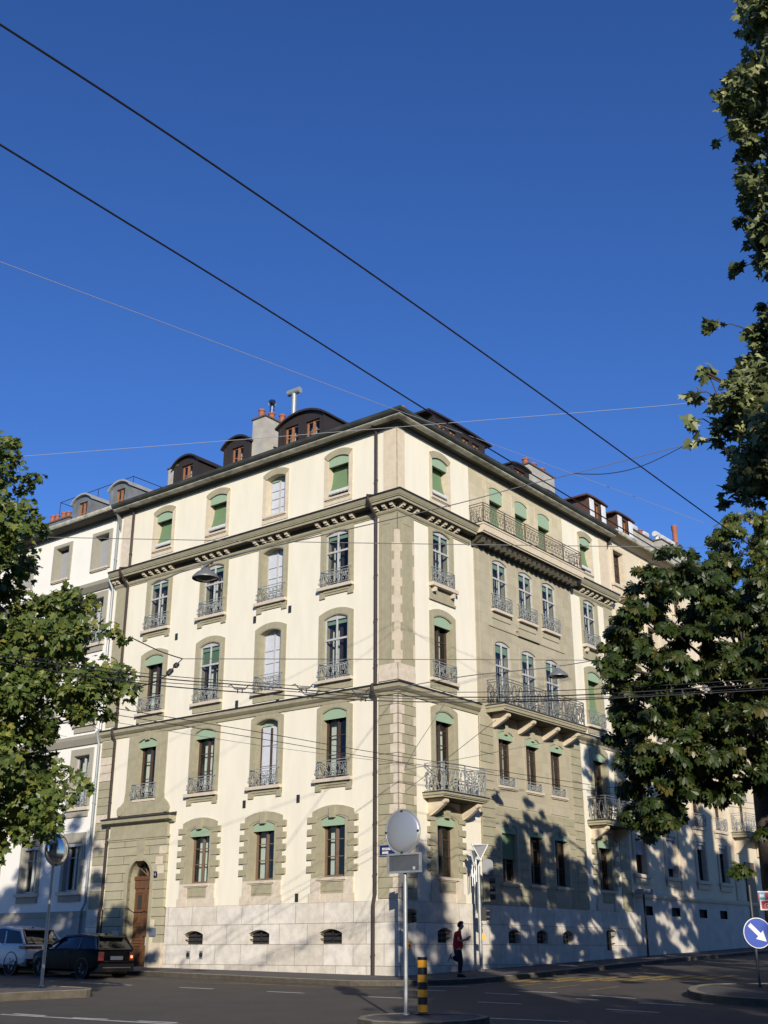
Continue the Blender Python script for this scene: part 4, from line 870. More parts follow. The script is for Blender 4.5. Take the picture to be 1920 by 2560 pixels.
c1 = chimney(NR, AR, 22.4 - U0, 25.2 - U0, 1.2, 2.0, 20.5, 22.15, [(24.4 - U0, 1.6, .5, .16)])
c2 = chimney(NR, AR, 26.3 - U0, 29.8 - U0, 1.2, 2.0, 20.5, 22.6, [(29.2 - U0, 1.6, 1.7, .17)])
for c_, lst, zz in ((c1, (22.9, 23.6, 25.0), 22.2), (c2, (26.6, 27.4, 28.1, 28.7), 22.65)):
    for x in lst:
        k_ = MB(); k_.tube([(x - U0, 1.6, zz), (x - U0, 1.6, zz + .35)], .12, 8); k_.tube([(x - U0 - .25, 1.6, zz + .42), (x - U0 + .25, 1.6, zz + .42)], .17, 8); k_.build('chimney_cowl', WP, c_, smooth=True)
bsave = BLD; BLD = NR
bal = balcony(AR, 29.0 - U0, 32.9 - U0, .95, 6.6, .24, 1.0, IRON, (29.4 - U0, 32.5 - U0), .8)
BLD = bsave
mb = MB(); mb.box(30.4 - U0, 31.6 - U0, -.06, .04, .6, 5.2); mb.build('door', DOORW, NR, rz=AR)
# the next houses along the side street
FR = empty('apartment_building', ptR(37, 0, 0), 0, 'distant buff house at the far end of the side street, mostly hidden by leaves', 'building')
mb = MB(); hs_ = []
RF = dict(w=1.04, hs=1.9, rise=0.001, sur='square', m='pale', t=.2, up=.3, sash='brown', sill='block', cur=())
for u in (1.8, 5, 8.2, 11.4):
    for z in (4.3, 7.6, 11, 14.4): window(RF, FR, u, z, AR); hs_.append(hole(u, z, RF))
wall_grid(mb, 0, 14, 0, 18, hs_); mb.build('wall', WALLR, FR, rz=AR)
mb = MB(); straight(mb, [(0, 17.8), (.3, 17.9), (.35, 18.1), (0, 18.2)], 0, 14); mb.build('cornice', PALE, FR, rz=AR)
mb = MB(); mb.loft([[(x, -.3, 18.1), (x, 4, 20.5), (x, 8, 20.5), (x, 8, 0)] for x in (0, 14)], 0, closed=False); mb.build('roof', BROWNS, FR, rz=AR)
mb = MB(); mb.box(0, 14, 1.2, 1.25, 0, 18); mb.build('interior_walls', DARKI, FR, rz=AR)

# ------------------------------------------------------------------ signs, lights and posts
def pole(t, z1, r, m=GALV, lean=0):
    mb = MB(); mb.tube([(0, 0, 0), (0, 0, z1)], r, 12); mb.lathe([(r * 1.9, 0), (r * 1.9, .02), (r * 1.2, .05)], (0, 0, 0), 12); return mb.build('pole', m, t, smooth=True)
def disc(t, z, r, m, rim, rz, y=-.07, name='sign_plate', dome=.03):
    mb = MB(); n = 32
    pr = [(r, 0), (r * .97, -.012)] + [(r * .97 * math.cos(a * math.pi / 12), -.012 - dome * math.sin(a * math.pi / 12)) for a in range(1, 7)]
    mb.lathe(pr[:-1] + [(0.0, -.012 - dome)], (0, 0, 0), n, 0, 'y'); o = mb.build(name, m, t, (y * -math.sin(rz), y * math.cos(rz), z), rz, smooth=True)
    mb = MB(); mb.tube([(r * math.cos(a * math.pi / 20), -.005, r * math.sin(a * math.pi / 20)) for a in range(41)], .022, 8, cap=False)
    for a in range(4): c, s = math.cos(a * math.pi / 2), math.sin(a * math.pi / 2); mb.box(c * r * .95 - .018, c * r * .95 + .018, -.055, -.0, s * r * .95 - .018, s * r * .95 + .018, 1)
    mb.build('rim', [rim, IROND], o, smooth=True); return o
def gpos(p, dz=0.0): return (p[0], p[1], gz(*p) + dz)
PB = mat('sign_back', (.22, .23, .24), .5, .3, var=.12, scale=2)
YBOX = mat('yellow_box', (.75, .36, .03), .5)
sp_ = gnd(1015, 2537, .045); t = empty('sign_post', gpos(sp_, .045), 0, 'galvanised post on the middle island carrying a large round grey plate above a rectangular one', 'sign post')
zb = gz(*sp_) + .045
pole(t, 3.0 - zb, .042)
disc(t, 3.13 - zb, .45, mat('mirror_plate', (.52, .54, .55), .36, .65), GALV, AL, dome=.05)
mb = MB(); z = 2.49 - zb
mb.box(-.42, .42, -.035, -.02, -.17, .17, 0); mb.ring([(-.40, -.16), (.40, -.16), (.40, .16), (-.40, .16)], [(-.44, -.20), (.44, -.20), (.44, .20), (-.44, .20)], -.06, .0, 1)
mb.box(.23, .29, -.037, -.034, -.14, -.08, 2); mb.build('rectangular_plate', [mat('plate_back', (.12, .13, .14), .45, .3, var=.2, scale=5), GALV, WFRAME], t, (.0, -.05, z), AL)
def ped_signal(t, z, x=.10, rz=R(70)):
    mb = MB(); mb.box(-.11, .11, -.08, .10, -.21, .21); 
    for zz in (-.1, .1):
        mb.lathe([(.085, -.2), (.095, -.08)], (0, 0, zz), 12, 0, 'y')
    mb.box(-.04, .04, .10, .16, -.15, .15); return mb.build('signal_head', BLACK, t, (x, 0.02, z), rz)
kp = (at(1016, 2400, 37.9).x, 37.9); t = empty('pedestrian_signal', gpos(kp), 0, 'slim pedestrian signal post on the kerb hidden behind the large round plate', 'traffic light')
zk = gz(*kp); pole(t, 3.2 - zk, .055); ped_signal(t, 1.78 - zk, .14)
mb = MB(); mb.box(-.2, -.05, -.1, .12, 2.75 - zk, 3.25 - zk); mb.build('signal_head', BLACK, t)
mb = MB(); mb.box(.04, .15, -.07, .07, .82 - zk, 1.03 - zk); mb.box(.07, .12, -.078, -.07, .87 - zk, .95 - zk, 1); mb.build('push_button_box', [YBOX, BLACK], t)
bp = gnd(1057, 2537, .045); t = empty('bollard', gpos(bp, .045), 0, 'short yellow and black banded bollard on the middle island', 'bollard')
hs2 = [0, .05, .19, .33, .47, .61, .75, .89, 1.03, 1.09]
bm_ = [BLACK, mat('bollard_yellow', (.70, .33, .015), .45)]
mb = MB(); mb.lathe([(.17, 0), (.17, .025), (.10, .03)], n=20); 
for i in range(9): mb.lathe([(.102, hs2[i]), (.102, hs2[i + 1])], n=20, k=i % 2)
mb.lathe([(.102, 1.03), (.102, 1.07), (.085, 1.09), (0, 1.092)], n=20, k=0); mb.build('banded_post', bm_, t, smooth=True)
lp = gnd(103, 2468, .055); t = empty('traffic_mirror', gpos(lp, .055), 0, 'round convex traffic mirror turned sideways on a slim post on the left island', 'traffic mirror')
pole(t, 3.2 - gz(*lp), .045, mat('post_grey', (.46, .48, .44), .5, .3)); disc(t, 3.46 - gz(*lp), .44, CHROME, GALV, R(58), -.08, 'mirror', .09)
# traffic light by the side street
tp = at(1197, 2423, 40); q = None
for k in range(4000):
    Y = 38 + k * .002; p = at(1197, 2200, Y)
    if (Vector((p.x, p.y, 0)) - Vector((CX, CY, 0))).dot(nR) <= .75: break
tp = (p.x, p.y); zb = gz(*tp); TY = p.y
hz_ = lambda py: at(1197, py, TY).z - zb
t = empty('traffic_light', gpos(tp), 0, 'grey traffic light post beside the side street wall with two upturned triangular sign backs', 'traffic light')
pole(t, hz_(2165), .062)
def tri(z, rz, s, y):
    mb = MB(); a = s / 2; h = s * .87
    mb.prism([(-a, h / 2), (a, h / 2), (0, -h / 2)], -.01, .01, 0); mb.ring([(-a + .035, h / 2 - .018), (a - .035, h / 2 - .018), (0, -h / 2 + .04)], [(-a - .015, h / 2 + .012), (a + .015, h / 2 + .012), (0, -h / 2 - .02)], -.03, .02, 1)
    mb.build('yield_sign', [PB, mat('white_edge', (.7, .7, .68), .5)], t, y, rz)
tri(hz_(2131), R(15), .62, (.06, -.1, hz_(2131))); tri(0, R(62), .62, (-.16, -.1, hz_(2146)))
mb = MB(); mb.prism([(-.2, -.34), (.2, -.34), (.2, .2)] + [(.2 * math.cos(R(a)), .2 + .14 * math.sin(R(a))) for a in (30, 60, 90, 120, 150)] + [(-.2, .2)], -.015, .015); mb.build('backing_board', PB, t, (.33, .05, hz_(2172)), R(12))
mb = MB(); mb.box(-.10, .12, -.12, .10, -.42, .42)
for zz in (-.27, 0, .27): mb.lathe([(.085, .32), (.10, .12)], (0, 0, zz), 12, 1, 'x')
mb.box(-.2, -.1, -.02, .02, -.3, .3); mb.build('signal_head', [mat('signal_grey', (.20, .19, .13), .6), BLACK], t, (.28, .05, hz_(2222)), R(-15))
ped_signal(t, hz_(2286), .16, R(80))
mb = MB(); mb.box(.05, .17, -.06, .06, hz_(2350), hz_(2336)); mb.build('push_button_box', YBOX, t)
mb = MB()
for x, z0, z1 in ((-.22, 2215, 2135), (-.15, 2210, 2132), (-.08, 2205, 2150)): mb.box(x - .012, x + .012, -.04, .02, hz_(z0), hz_(z1))
mb.tube([(-.2, 0, hz_(2140)), (-.36, -.1, hz_(2143)), (-.22, 0, hz_(2155))], .012, 5); mb.build('sign_bracket', GALV, t)
# blue arrow sign with the cycle route boards
ap = gnd(1900, 2468, .025); zb = gz(*ap); t = empty('sign_post', gpos(ap, .025), 0, 'dark post on the right island with a round blue white arrow sign', 'sign post')
dpt = ap[1]; pz = lambda py: at(1895, py, dpt).z - zb; px_ = lambda px: at(px, 2300, dpt).x - ap[0]
pole(t, pz(2215), .035, mat('dark_post', (.08, .09, .10), .5, .4))
BLUE = mat('sign_blue', (.010, .055, .36), .5); WHITE = mat('sign_white', (.72, .72, .70), .5); RED = mat('sign_red', (.42, .015, .03), .5)
mb = MB(); mb.lathe([(.39, 0), (.39, .02)], (0, 0, 0), 36, 1, 'y'); mb.lathe([(.37, -.004), (.37, 0)], (0, 0, 0), 36, 0, 'y'); a = R(-45)
rot = lambda pts: [(x * math.cos(a) - z * math.sin(a), x * math.sin(a) + z * math.cos(a)) for x, z in pts]
mb.prism(rot([(-.30, -.055), (.06, -.055), (.06, -.15), (.31, 0), (.06, .15), (.06, .055), (-.30, .055)]), -.008, -.004, 1)
mb.build('arrow_sign', [BLUE, WHITE], t, (px_(1889), -.06, pz(2335)), R(4))
mb = MB(); mb.box(0, .95, 0, .02, -.12, .12, 0); mb.box(.0, .95, -.003, 0, .09, .12, 1); mb.box(.02, .20, -.005, 0, -.09, .09, 2); mb.box(.05, .17, -.007, -.005, -.04, .04, 1); mb.box(.24, .9, -.004, 0, -.09, .09, 0); mb.build('direction_board', [RED, WHITE, mat('sign_light_blue', (.12, .35, .62), .5)], t, (px_(1900), -.05, pz(2242)), R(4))
mb = MB(); mb.box(0, .95, 0, .02, -.135, .135, 1); mb.box(.045, .92, -.004, 0, -.10, .10, 0)
for cx_ in (.19, .40): mb.tube([(cx_ + .065 * math.cos(R(k * 30)), -.008, -.025 + .065 * math.sin(R(k * 30))) for k in range(13)], .009, 4, 1, cap=False)
for p0, p1 in (((.19, -.025), (.255, .045)), ((.255, .045), (.36, .045)), ((.36, .045), (.29, -.025)), ((.19, -.025), (.29, -.025)), ((.29, -.025), (.245, .06)), ((.40, -.025), (.35, .075)), ((.35, .075), (.40, .08)), ((.225, .065), (.265, .065))): mb.tube([(p0[0], -.008, p0[1]), (p1[0], -.008, p1[1])], .009, 4, 1)
mb.build('cycle_route_board', [RED, WHITE], t, (px_(1903), -.05, pz(2265)), R(4))
fp_ = ptR(17.3, .4, 0); t = empty('sign_post', gpos((fp_.x, fp_.y)), 0, 'thin dark post at the far corner of the plinth with a wide plate on top', 'sign post')
pole(t, 3.25 - gz(fp_.x, fp_.y), .05, IROND); mb = MB(); mb.box(-.45, .45, -.02, .02, -.12, .12); mb.build('sign_plate', PB, t, (0, -.07, 3.2 - gz(fp_.x, fp_.y)), R(20))
# street name plate on the quoin
t = MB(); t.box(-.62, .02, -.02, 0, -.18, .18, 0); t.box(-.60, 0, -.023, -.02, -.165, -.155, 1)
for zz, a0, a1 in ((.055, -.52, -.04), (-.065, -.52, -.28)):
    x = a0
    rn = random.Random(5)
    while x < a1: w_ = rn.uniform(.025, .045); t.box(x, x + w_, -.024, -.02, zz - .04, zz + .04, 1); x += w_ + .014
pz_ = ptL(.12, .06, 3.92)
tag(t.build('street_sign', [mat('enamel_blue', (.012, .02, .10), .3), WHITE], None, pz_, AL), 'small dark blue enamel street sign with two white lines on the corner quoin', 'street sign')

# ------------------------------------------------------------------ hanging lamps
def lamp(pos, label, sc=1.0):
    t = empty('hanging_lamp', pos, 0, label, 'street lamp', 'street lamps hung over the crossing'); t.scale = (sc, sc, sc)
    mb = MB(); mb.lathe([(.05, .22), (.09, .20), (.12, .16), (.22, .09), (.30, .0), (.315, -.02), (.315, -.05), (.295, -.05), (.28, -.01), (.1, .06), (0, .06)], (0, 0, 0), 28); mb.build('shade', mat('lamp_grey', (.20, .215, .21), .45, .3), t, smooth=True)
    mb = MB(); mb.lathe([(.0, -.10), (.10, -.085), (.2, -.045), (.27, -.03)], (0, 0, 0), 24); mb.build('diffuser', mat('lamp_glass', (.10, .11, .11), .15, spec=.6), t, smooth=True)
    mb = MB(); mb.box(-.06, .06, -.03, .03, .2, .33); mb.box(-.16, .16, -.02, .02, .31, .35); mb.build('hanger', BLACK, t)
    return t
lamp(at(514, 1442, 21.0), 'grey dome street lamp hanging before the left front near the big cornice', .82)
lamp(at(1396, 1688, 35.9), 'grey dome street lamp hanging before the stone bay above the long balcony')

# ------------------------------------------------------------------ overhead wires
WIREB = mat('black_wire', (.018, .018, .020), .5); WIREG = mat('grey_wire', (.16, .16, .16), .5, .3); WIREL = mat('bright_wire', (.30, .31, .32), .7)
def wz(px, py, z):
    r = ray(px, py); return Vector((0, 0, EYE)) + r * ((z - EYE) / r.z)
def smoothline(P_, n=6):
    out = []
    for i in range(len(P_) - 1):
        p0, p1, p2, p3 = P_[max(i - 1, 0)], P_[i], P_[i + 1], P_[min(i + 2, len(P_) - 1)]
        for k in range(n):
            u = k / n; out.append(.5 * ((2 * p1) + (-p0 + p2) * u + (2 * p0 - 5 * p1 + 4 * p2 - p3) * u * u + (-p0 + 3 * p1 - 3 * p2 + p3) * u ** 3))
    return out + [P_[-1]]
def wire(pts, r, m, label, cat='cable', fit=None, group='overhead wires'):
    P_ = [wz(*p) if fit == 'z' else at(*p) for p in pts]
    if len(P_) > 2: P_ = smoothline(P_)
    c = P_[len(P_) // 2]; mb = MB(); mb.tube([q_ - c for q_ in P_], r, 6)
    return tag(mb.build('overhead_wire', m, None, c, smooth=True), label, cat, group)
wire([(-60, 22, 6.4), (450, 355, 6.4), (1000, 735, 6.4), (1450, 1056, 6.4), (1790, 1303, 6.4), (1990, 1445, 6.4)], .0085, WIREB, 'upper of two thick black wires slanting down across the whole sky', fit='z')
wire([(-60, 325, 6.4), (300, 546, 6.4), (640, 756, 6.4), (1080, 1034, 6.4), (1400, 1228, 6.4), (1720, 1420, 6.4), (1900, 1530, 6.4)], .0085, WIREB, 'lower of two thick black wires slanting down past the roof corner', fit='z')
wire([(-60, 632, 20), (500, 841, 24), (960, 1014, 28), (1211, 1103, 31), (1600, 1247, 36), (1760, 1308, 38)], .008, WIREL, 'thin pale wire crossing the sky below the two thick black ones')
wire([(-40, 1148, 30), (500, 1107, 30), (1140, 1056, 30), (1600, 1019, 30), (1760, 1004, 30)], .008, WIREL, 'thin pale wire rising gently to the right across the dormers')
wire([(-40, 1340, 28), (640, 1353, 28), (1140, 1361, 28), (1780, 1369, 28)], .010, WIREG, 'thin level grey wire crossing the storey above the big cornice')
wire([(380, 1462, 21), (540, 1400, 21), (820, 1335, 25), (1140, 1260, 30), (1307, 1215, 31.5), (1434, 1184, 33), (1600, 1141, 34), (1730, 1108, 35)], .013, WIREG, 'grey span wire that carries the left hanging lamp')
wire([(1434, 1184, 33), (1520, 1184, 33.5), (1610, 1163, 34), (1720, 1110, 35)], .014, WIREB, 'short sagging black cable against the sky beside the brown dormers')
wire([(456, 1647, 26), (900, 1648, 29), (1400, 1650, 33), (1600, 1652, 35)], .009, WIREG, 'thin level wire tied to the chain of insulators on the left front')
wire([(330, 1595, 25.5), (400, 1628, 25.8), (456, 1647, 26)], .013, WIREB, 'short wire end tied off near the plane leaves')
wire([(965, 1725, 33), (1160, 1691, 34), (1292, 1677, 35), (1380, 1668, 35.9), (1480, 1652, 37)], .014, WIREG, 'grey span wire that carries the right hanging lamp')
t = MB(); P_ = [at(456, 1647, 26), at(435, 1668, 25.6), at(415, 1690, 25.2), at(385, 1706, 24.8), at(330, 1722, 24.4)]; c = P_[0].copy()
t.tube([q_ - c for q_ in P_], .012, 6)
for k in (.25, .3, .5, .55, .6): p = P_[0].lerp(P_[2], k * 1.4) - c; t.lathe([(.02, -.05), (.06, -.03), (.06, .03), (.02, .05)], p, 8)
tag(t.build('insulator_chain', WIREB, None, c), 'slanting black chain of insulators holding the tram wires on the left', 'insulator')
W4 = [('highest of the four tram wires crossing in front of the string course', [(0, 1632), (347, 1682), (640, 1707), (950, 1727), (1226, 1730), (1500, 1722), (1960, 1694)], .008),
      ('thick black tram wire second from the top before the string course', [(-40, 1634), (347, 1690), (640, 1715), (950, 1738), (1226, 1743), (1500, 1735), (1960, 1706)], .013),
      ('thin black tram wire third from the top before the string course', [(230, 1692), (347, 1702), (640, 1722), (950, 1744), (1226, 1750), (1500, 1743), (1960, 1716)], .008),
      ('lowest thick black tram wire before the string course', [(-40, 1650), (347, 1708), (640, 1733), (950, 1752), (1226, 1755), (1500, 1747), (1960, 1722)], .013)]
for lb, pts, r in W4: wire([(x, y, 6.2) for x, y in pts], r, WIREB, lb, fit='z')
wire([(290, 1771, 6), (640, 1829, 6), (955, 1884, 6), (1245, 1927, 6), (1560, 1973, 6), (1900, 2010, 6)], .009, WIREB, 'upper of three thin wires sloping down right over the first floor windows', fit='z')
wire([(290, 1787, 6), (640, 1845, 6), (955, 1898, 6), (1245, 1939, 6), (1560, 1988, 6), (1900, 2024, 6)], .009, WIREB, 'middle of three thin wires sloping down right over the first floor windows', fit='z')
wire([(290, 1806, 6), (640, 1862, 6), (955, 1903, 6), (1067, 1918, 6)], .006, WIREG, 'finest and lowest of three thin wires over the first floor windows', fit='z')
wire([(1128, 1733, 30), (1075, 1815, 30), (1032, 1882, 29.5), (1010, 1926, 29)], .008, WIREG, 'short slanting tie wire in front of the corner quoin')
wire([(1010, 1926, 29), (1108, 1905, 32), (1200, 1888, 34), (1500, 1830, 38)], .006, WIREG, 'fine wire running right from the corner tie over the small balcony')
wire([(1013, 1978, 29), (1075, 1930, 30), (1240, 1800, 33)], .008, WIREG, 'fine tie wire slanting up right behind the small balcony rail')
for k, (x, y) in enumerate(((600, 1722), (760, 1720), (775, 1736), (900, 1732), (908, 1743))):
    p = wz(x, y, 6.2); mb = MB(); mb.box(-.12, .12, -.02, .02, -.015, .015)
    for s in (-1, 1): mb.tube([(s * .12, 0, 0), (s * .2, 0, .09), (s * .26, 0, .06)], .012, 5); mb.tube([(s * .05, 0, 0), (s * .05, 0, -.1)], .014, 5)
    tag(mb.build('wire_clamp', WIREB, None, p), 'small black clamp bridging two tram wires before the string course', 'wire clamp', 'clamps on the tram wires')

# ------------------------------------------------------------------ cars parked along the left front
def car(root, paint, L_, H, hw, gh, kind):
    """x forward, y left. gh: greenhouse stations (x, top z, half width)"""
    h2 = L_ / 2; belt = H * (.66 if kind == 'hatch' else .63); gr = .17 if kind == 'hatch' else .24
    st = [(-h2, gr + .22, belt - .22, hw - .14), (-h2 + .04, gr + .12, belt - .06, hw - .05), (-h2 + .22, gr + .04, belt, hw - .01), (-h2 + .9, gr, belt, hw), (0, gr, belt - .01, hw), (h2 * .42, gr, belt - .03, hw), (h2 * .72, gr + .02, belt - .09, hw - .03), (h2 * .93, gr + .06, belt - .19, hw - .10), (h2, gr + .16, belt - .32, hw - .24)]
    mb = MB(); rings = []
    for x, zb, zt, w in st:
        zm = zb + (zt - zb) * .62
        half = [(w * .86, zb), (w * .98, zb + .10), (w, zm), (w * .965, zt - .05), (w * .90, zt)]
        rings.append([(x, y, z) for y, z in half] + [(x, -y, z) for y, z in reversed(half)])
    mb.loft(rings); body = mb.build('body', paint, root, smooth=True)
    mb = MB(); rings = []
    for x, zt, w in gh:
        half = [(hw * .90, belt - .03), (w + (hw * .9 - w) * .12, zt - .07 if zt > belt + .2 else zt - .02), (w - .08, zt)]
        rings.append([(x, y, z) for y, z in half] + [(x, -y, z) for y, z in reversed(half)])
    mb.loft(rings); mb.build('window_glass', mat('car_glass', (.012, .016, .022), .06, spec=.7), root, smooth=True)
    mb = MB(); rg = [g for g in gh if g[1] > belt + .3]; rings = []
    for x, zt, w in rg:
        half = [(w + .035, zt - .075), (w + .01, zt - .01), (w * .6, zt + .025)]
        rings.append([(x, y, z) for y, z in half] + [(x, -y, z) for y, z in reversed(half)])
    mb.loft(rings)
    for s in (-1, 1):                         # pillars
        w0, wt = hw * .905, rg[0][2] + .03
        for xb, xt, r in ((gh[0][0] + .02, rg[0][0], .05), (gh[-1][0], rg[-1][0], .035), ((gh[0][0] * .45), rg[0][0] * .5, .035)):
            mb.tube([(xb, s * w0, belt - .03), (xt, s * wt, rg[0][1] - .06)], r, 6)
    mb.build('roof', paint if kind == 'suv' else mat('car_black_roof', (.012, .013, .016), .2, spec=.6), root, smooth=True)
    mb = MB(); x = rg[0][0]
    mb.prism([(x - .20, rg[0][1] - .05), (x + .1, rg[0][1] - .01), (x + .1, rg[0][1] + .02), (x - .2, rg[0][1] - .01)], -hw * .62, hw * .62); mb.prism([(x + .25, rg[0][1] + .02), (x + .55, rg[0][1] + .02), (x + .27, rg[0][1] + .10)], -.02, .02); mb.build('roof_spoiler', BLACK, root)
    TY = mat('tyre', (.014, .014, .014), .85)
    for fx in (-1, 1):
        for s in (-1, 1):
            r = .31 if kind == 'hatch' else .37; xw = (h2 - .72) * (1 if fx > 0 else -.96); mb = MB()
            mb.lathe([(r * .62, -.10), (r * .94, -.10), (r, -.06), (r, .06), (r * .94, .10), (r * .62, .10)], (0, 0, 0), 24, 0, 'y', False); w_ = mb.build('wheel', TY, root, (xw, s * (hw - .12), r), smooth=True)
            mb = MB(); mb.lathe([(r * .63, .02), (r * .60, .085), (.0, .07)], (0, 0, 0), 20, 0, 'y')
            for k in range(5): a = k * 2 * math.pi / 5; mb.tube([(.04 * math.cos(a), .09, .04 * math.sin(a)), (r * .58 * math.cos(a), .09, r * .58 * math.sin(a))], .03, 5)
            mb.build('rim', mat('rim_dark', (.10, .10, .11), .35, .7), w_, rz=0 if s > 0 else math.pi, smooth=True)
            mb = MB(); mb.lathe([(r * 1.02, -.10), (r * 1.12, -.10), (r * 1.12, .035), (r * 1.02, .035)], (xw, s * (hw - .035), r), 24, 0, 'y', False); mb.build('wheel_arch', BLACK, root)
    TL = mat('tail_red', (.28, .008, .012), .2, spec=.6)
    for s in (-1, 1):
        mb = MB()
        if kind == 'hatch': mb.box(-h2 - .015, -h2 + .16, s * (hw - .08), s * (hw - .30), belt - .38, belt - .10)
        else: mb.box(-h2 - .02, -h2 + .35, s * (hw + .005), s * .20, belt - .17, belt - .08)
        mb.build('tail_light', TL if kind == 'hatch' else mat('tail_dark', (.03, .006, .008), .25, spec=.6), root)
        mb = MB(); mb.box(.62, .78, s * (hw + .02), s * (hw + .18), belt - .01, belt + .13); mb.box(.64, .74, s * (hw - .06), s * (hw + .04), belt, belt + .05); mb.build('door_mirror', BLACK, root)
        mb = MB(); mb.box(h2 - .2, h2 - .1, s * (hw - .2), s * (hw - .42), belt - .30, belt - .2); mb.build('headlight', mat('headlamp', (.5, .5, .5), .15), root)
        mb = MB(); mb.box(-.35, -.15, s * hw, s * (hw + .02), belt - .14, belt - .11); mb.build('door_handle', BLACK, root)
        mb = MB()
        for xx in (.75, -.45): mb.box(xx, xx + .012, s * (hw * .995), s * (hw + .004), gr + .15, belt - .04)
        mb.build('door_seam', BLACK, root)
    if kind == 'hatch':
        lt = MB(); lt.lathe([(.05, 0), (.045, -.02), (0, -.025)], (-h2 - .02, -(hw - .20), belt - .26), 10, 0, 'x'); o = lt.build('lit_tail_lamp', mat('lit_lamp', (1.0, .18, .06), .4, emit=3.0), root)
    mb = MB(); mb.box(-h2 - .03, -h2 + .02, -.27, .27, belt - .36, belt - .24, 0); mb.build('licence_plate', mat('plate_white', (.62, .62, .60), .5), root)
    mb = MB(); mb.box(-h2 - .06, -h2 + .25, -hw + .10, hw - .10, gr + .04, gr + .30, 0); mb.box(-h2 - .07, -h2 + .1, -hw + .25, hw - .25, gr + .16, gr + .19, 1); mb.build('rear_bumper', [BLACK, GALV], root)
    mb = MB(); mb.box(-h2 - .012, -h2 + .1, -.52, .52, belt - .42, belt - .40); mb.box(h2 - .3, -h2 + .3, -hw + .1, hw - .1, gr - .03, gr + .05); mb.build('underside', BLACK, root)
HD = math.atan2(dL.y, dL.x)
def park(pos, L_, W_, label, name):
    c = Vector((pos[0], pos[1], 0)) + dL * L_ / 2 - nL * W_ / 2
    o = empty(name, (c.x, c.y, gz(c.x, c.y) + ROAD), HD, label, 'car', 'cars parked along the kerb')
    o.rotation_euler = (0, -math.atan2(gz(c.x + dL.x, c.y + dL.y) - gz(c.x, c.y), 1), HD); return o
c1_ = park((-9.85, 42.1), 3.85, 1.72, 'small black hatchback parked nearest the arched door, one tail lamp lit', 'parked_car')
car(c1_, mat('black_paint', (.003, .0035, .006), .35, spec=.08), 3.85, 1.44, .86, [(-1.86, .96, .74), (-1.58, 1.36, .60), (-.7, 1.43, .61), (.20, 1.38, .59), (.98, .93, .70)], 'hatch')
c2_ = park((-13.15, 44.85), 4.75, 1.9, 'white sport utility car with black rear panel parked ahead of the black hatchback', 'parked_car')
car(c2_, mat('white_paint_car', (.62, .64, .66), .15, spec=.6), 4.75, 1.68, .95, [(-2.25, 1.08, .80), (-1.72, 1.55, .68), (-.7, 1.66, .69), (.45, 1.60, .67), (1.35, 1.05, .78)], 'suv')

# ------------------------------------------------------------------ the person at the kerb
def skinmesh(name, verts, edges, radii, m, parent, sub=2, loc=(0, 0, 0), rz=0):
    me = bpy.data.meshes.new(name); me.from_pydata(verts, edges, []); o = bpy.data.objects.new(name, me); COL.objects.link(o)
    sk = o.modifiers.new('s', 'SKIN'); sk.use_smooth_shade = True
    for v, r in zip(me.skin_vertices[0].data, radii): v.radius = r if isinstance(r, tuple) else (r, r)
    me.skin_vertices[0].data[0].use_root = True
    ss = o.modifiers.new('u', 'SUBSURF'); ss.levels = sub; ss.render_levels = sub
    dg = bpy.context.evaluated_depsgraph_get(); nm = bpy.data.meshes.new_from_object(o.evaluated_get(dg))
    o.modifiers.clear(); o.data = nm; bpy.data.meshes.remove(me); nm.name = name; nm.materials.clear(); nm.materials.append(m)
    o.location = loc; o.rotation_euler = (0, 0, rz)
    if parent: o.parent = parent
    return o
SKIN = mat('skin', (.42, .24, .17), .6); SHIRT = mat('red_cotton', (.50, .016, .024), .9, var=.15, scale=12); TROU = mat('navy_cloth', (.012, .015, .028), .9); HAIR = mat('dark_hair', (.012, .009, .008), .6)
fx_, fy_ = 2.38, 39.1
per = empty('person', (fx_, fy_, gz(fx_, fy_)), R(8), 'person in red T-shirt and dark trousers standing on one leg with a tablet', 'person')
V_ = []; E_ = []; RR = []
def jv(p, r, fr=None):
    V_.append(p); RR.append(r)
    if fr is not None: E_.append((fr, len(V_) - 1))
    return len(V_) - 1
pel = jv((-.02, 0, .88), (.10, .075)); sp1 = jv((-.02, 0, 1.02), (.11, .085), pel); ch_ = jv((-.01, 0, 1.22), (.14, .10), sp1); nk0 = jv((.02, 0, 1.355), .06, ch_); nk = jv((.05, 0, 1.41), .05, nk0)
hd0 = jv((.085, 0, 1.475), (.070, .078), nk); hd1 = jv((.095, 0, 1.55), (.078, .092), hd0); hd2 = jv((.085, 0, 1.615), (.055, .065), hd1); ns = jv((.185, 0, 1.515), .012, hd1)
for s in (-1, 1):
    sh_ = jv((-.02, s * .165, 1.31), .055, ch_); el = jv((-.02 + .02 * s, s * .225, 1.07), .042, sh_); wr = jv((.20, s * .10, 1.10), .028, el); pa = jv((.275, s * .085, 1.135), (.034, .018), wr)
    for k in range(4): f1 = jv((.325 - .004 * k * k, s * (.105 - .018 * k), 1.165 - .006 * k), .009, pa); jv((.352 - .006 * abs(k - 1), s * (.095 - .018 * k), 1.195 - .008 * abs(k - 1)), .008, f1)
    t1 = jv((.285, s * .045, 1.165), .010, pa); jv((.305, s * .035, 1.195), .009, t1)
    ear = jv((.07, s * .085, 1.535), .014, hd1)
hR = jv((-.02, -.085, .76), .078, pel); kR = jv((.04, -.075, .46), .056, hR); aR_ = jv((.0, -.07, .09), .038, kR); jv((.13, -.07, .04), .035, aR_)
hL = jv((-.03, .085, .76), .078, pel); kL = jv((.05, .08, .47), .056, hL); aL_ = jv((-.20, .07, .60), .038, kL); jv((-.25, .07, .52), .033, aL_)
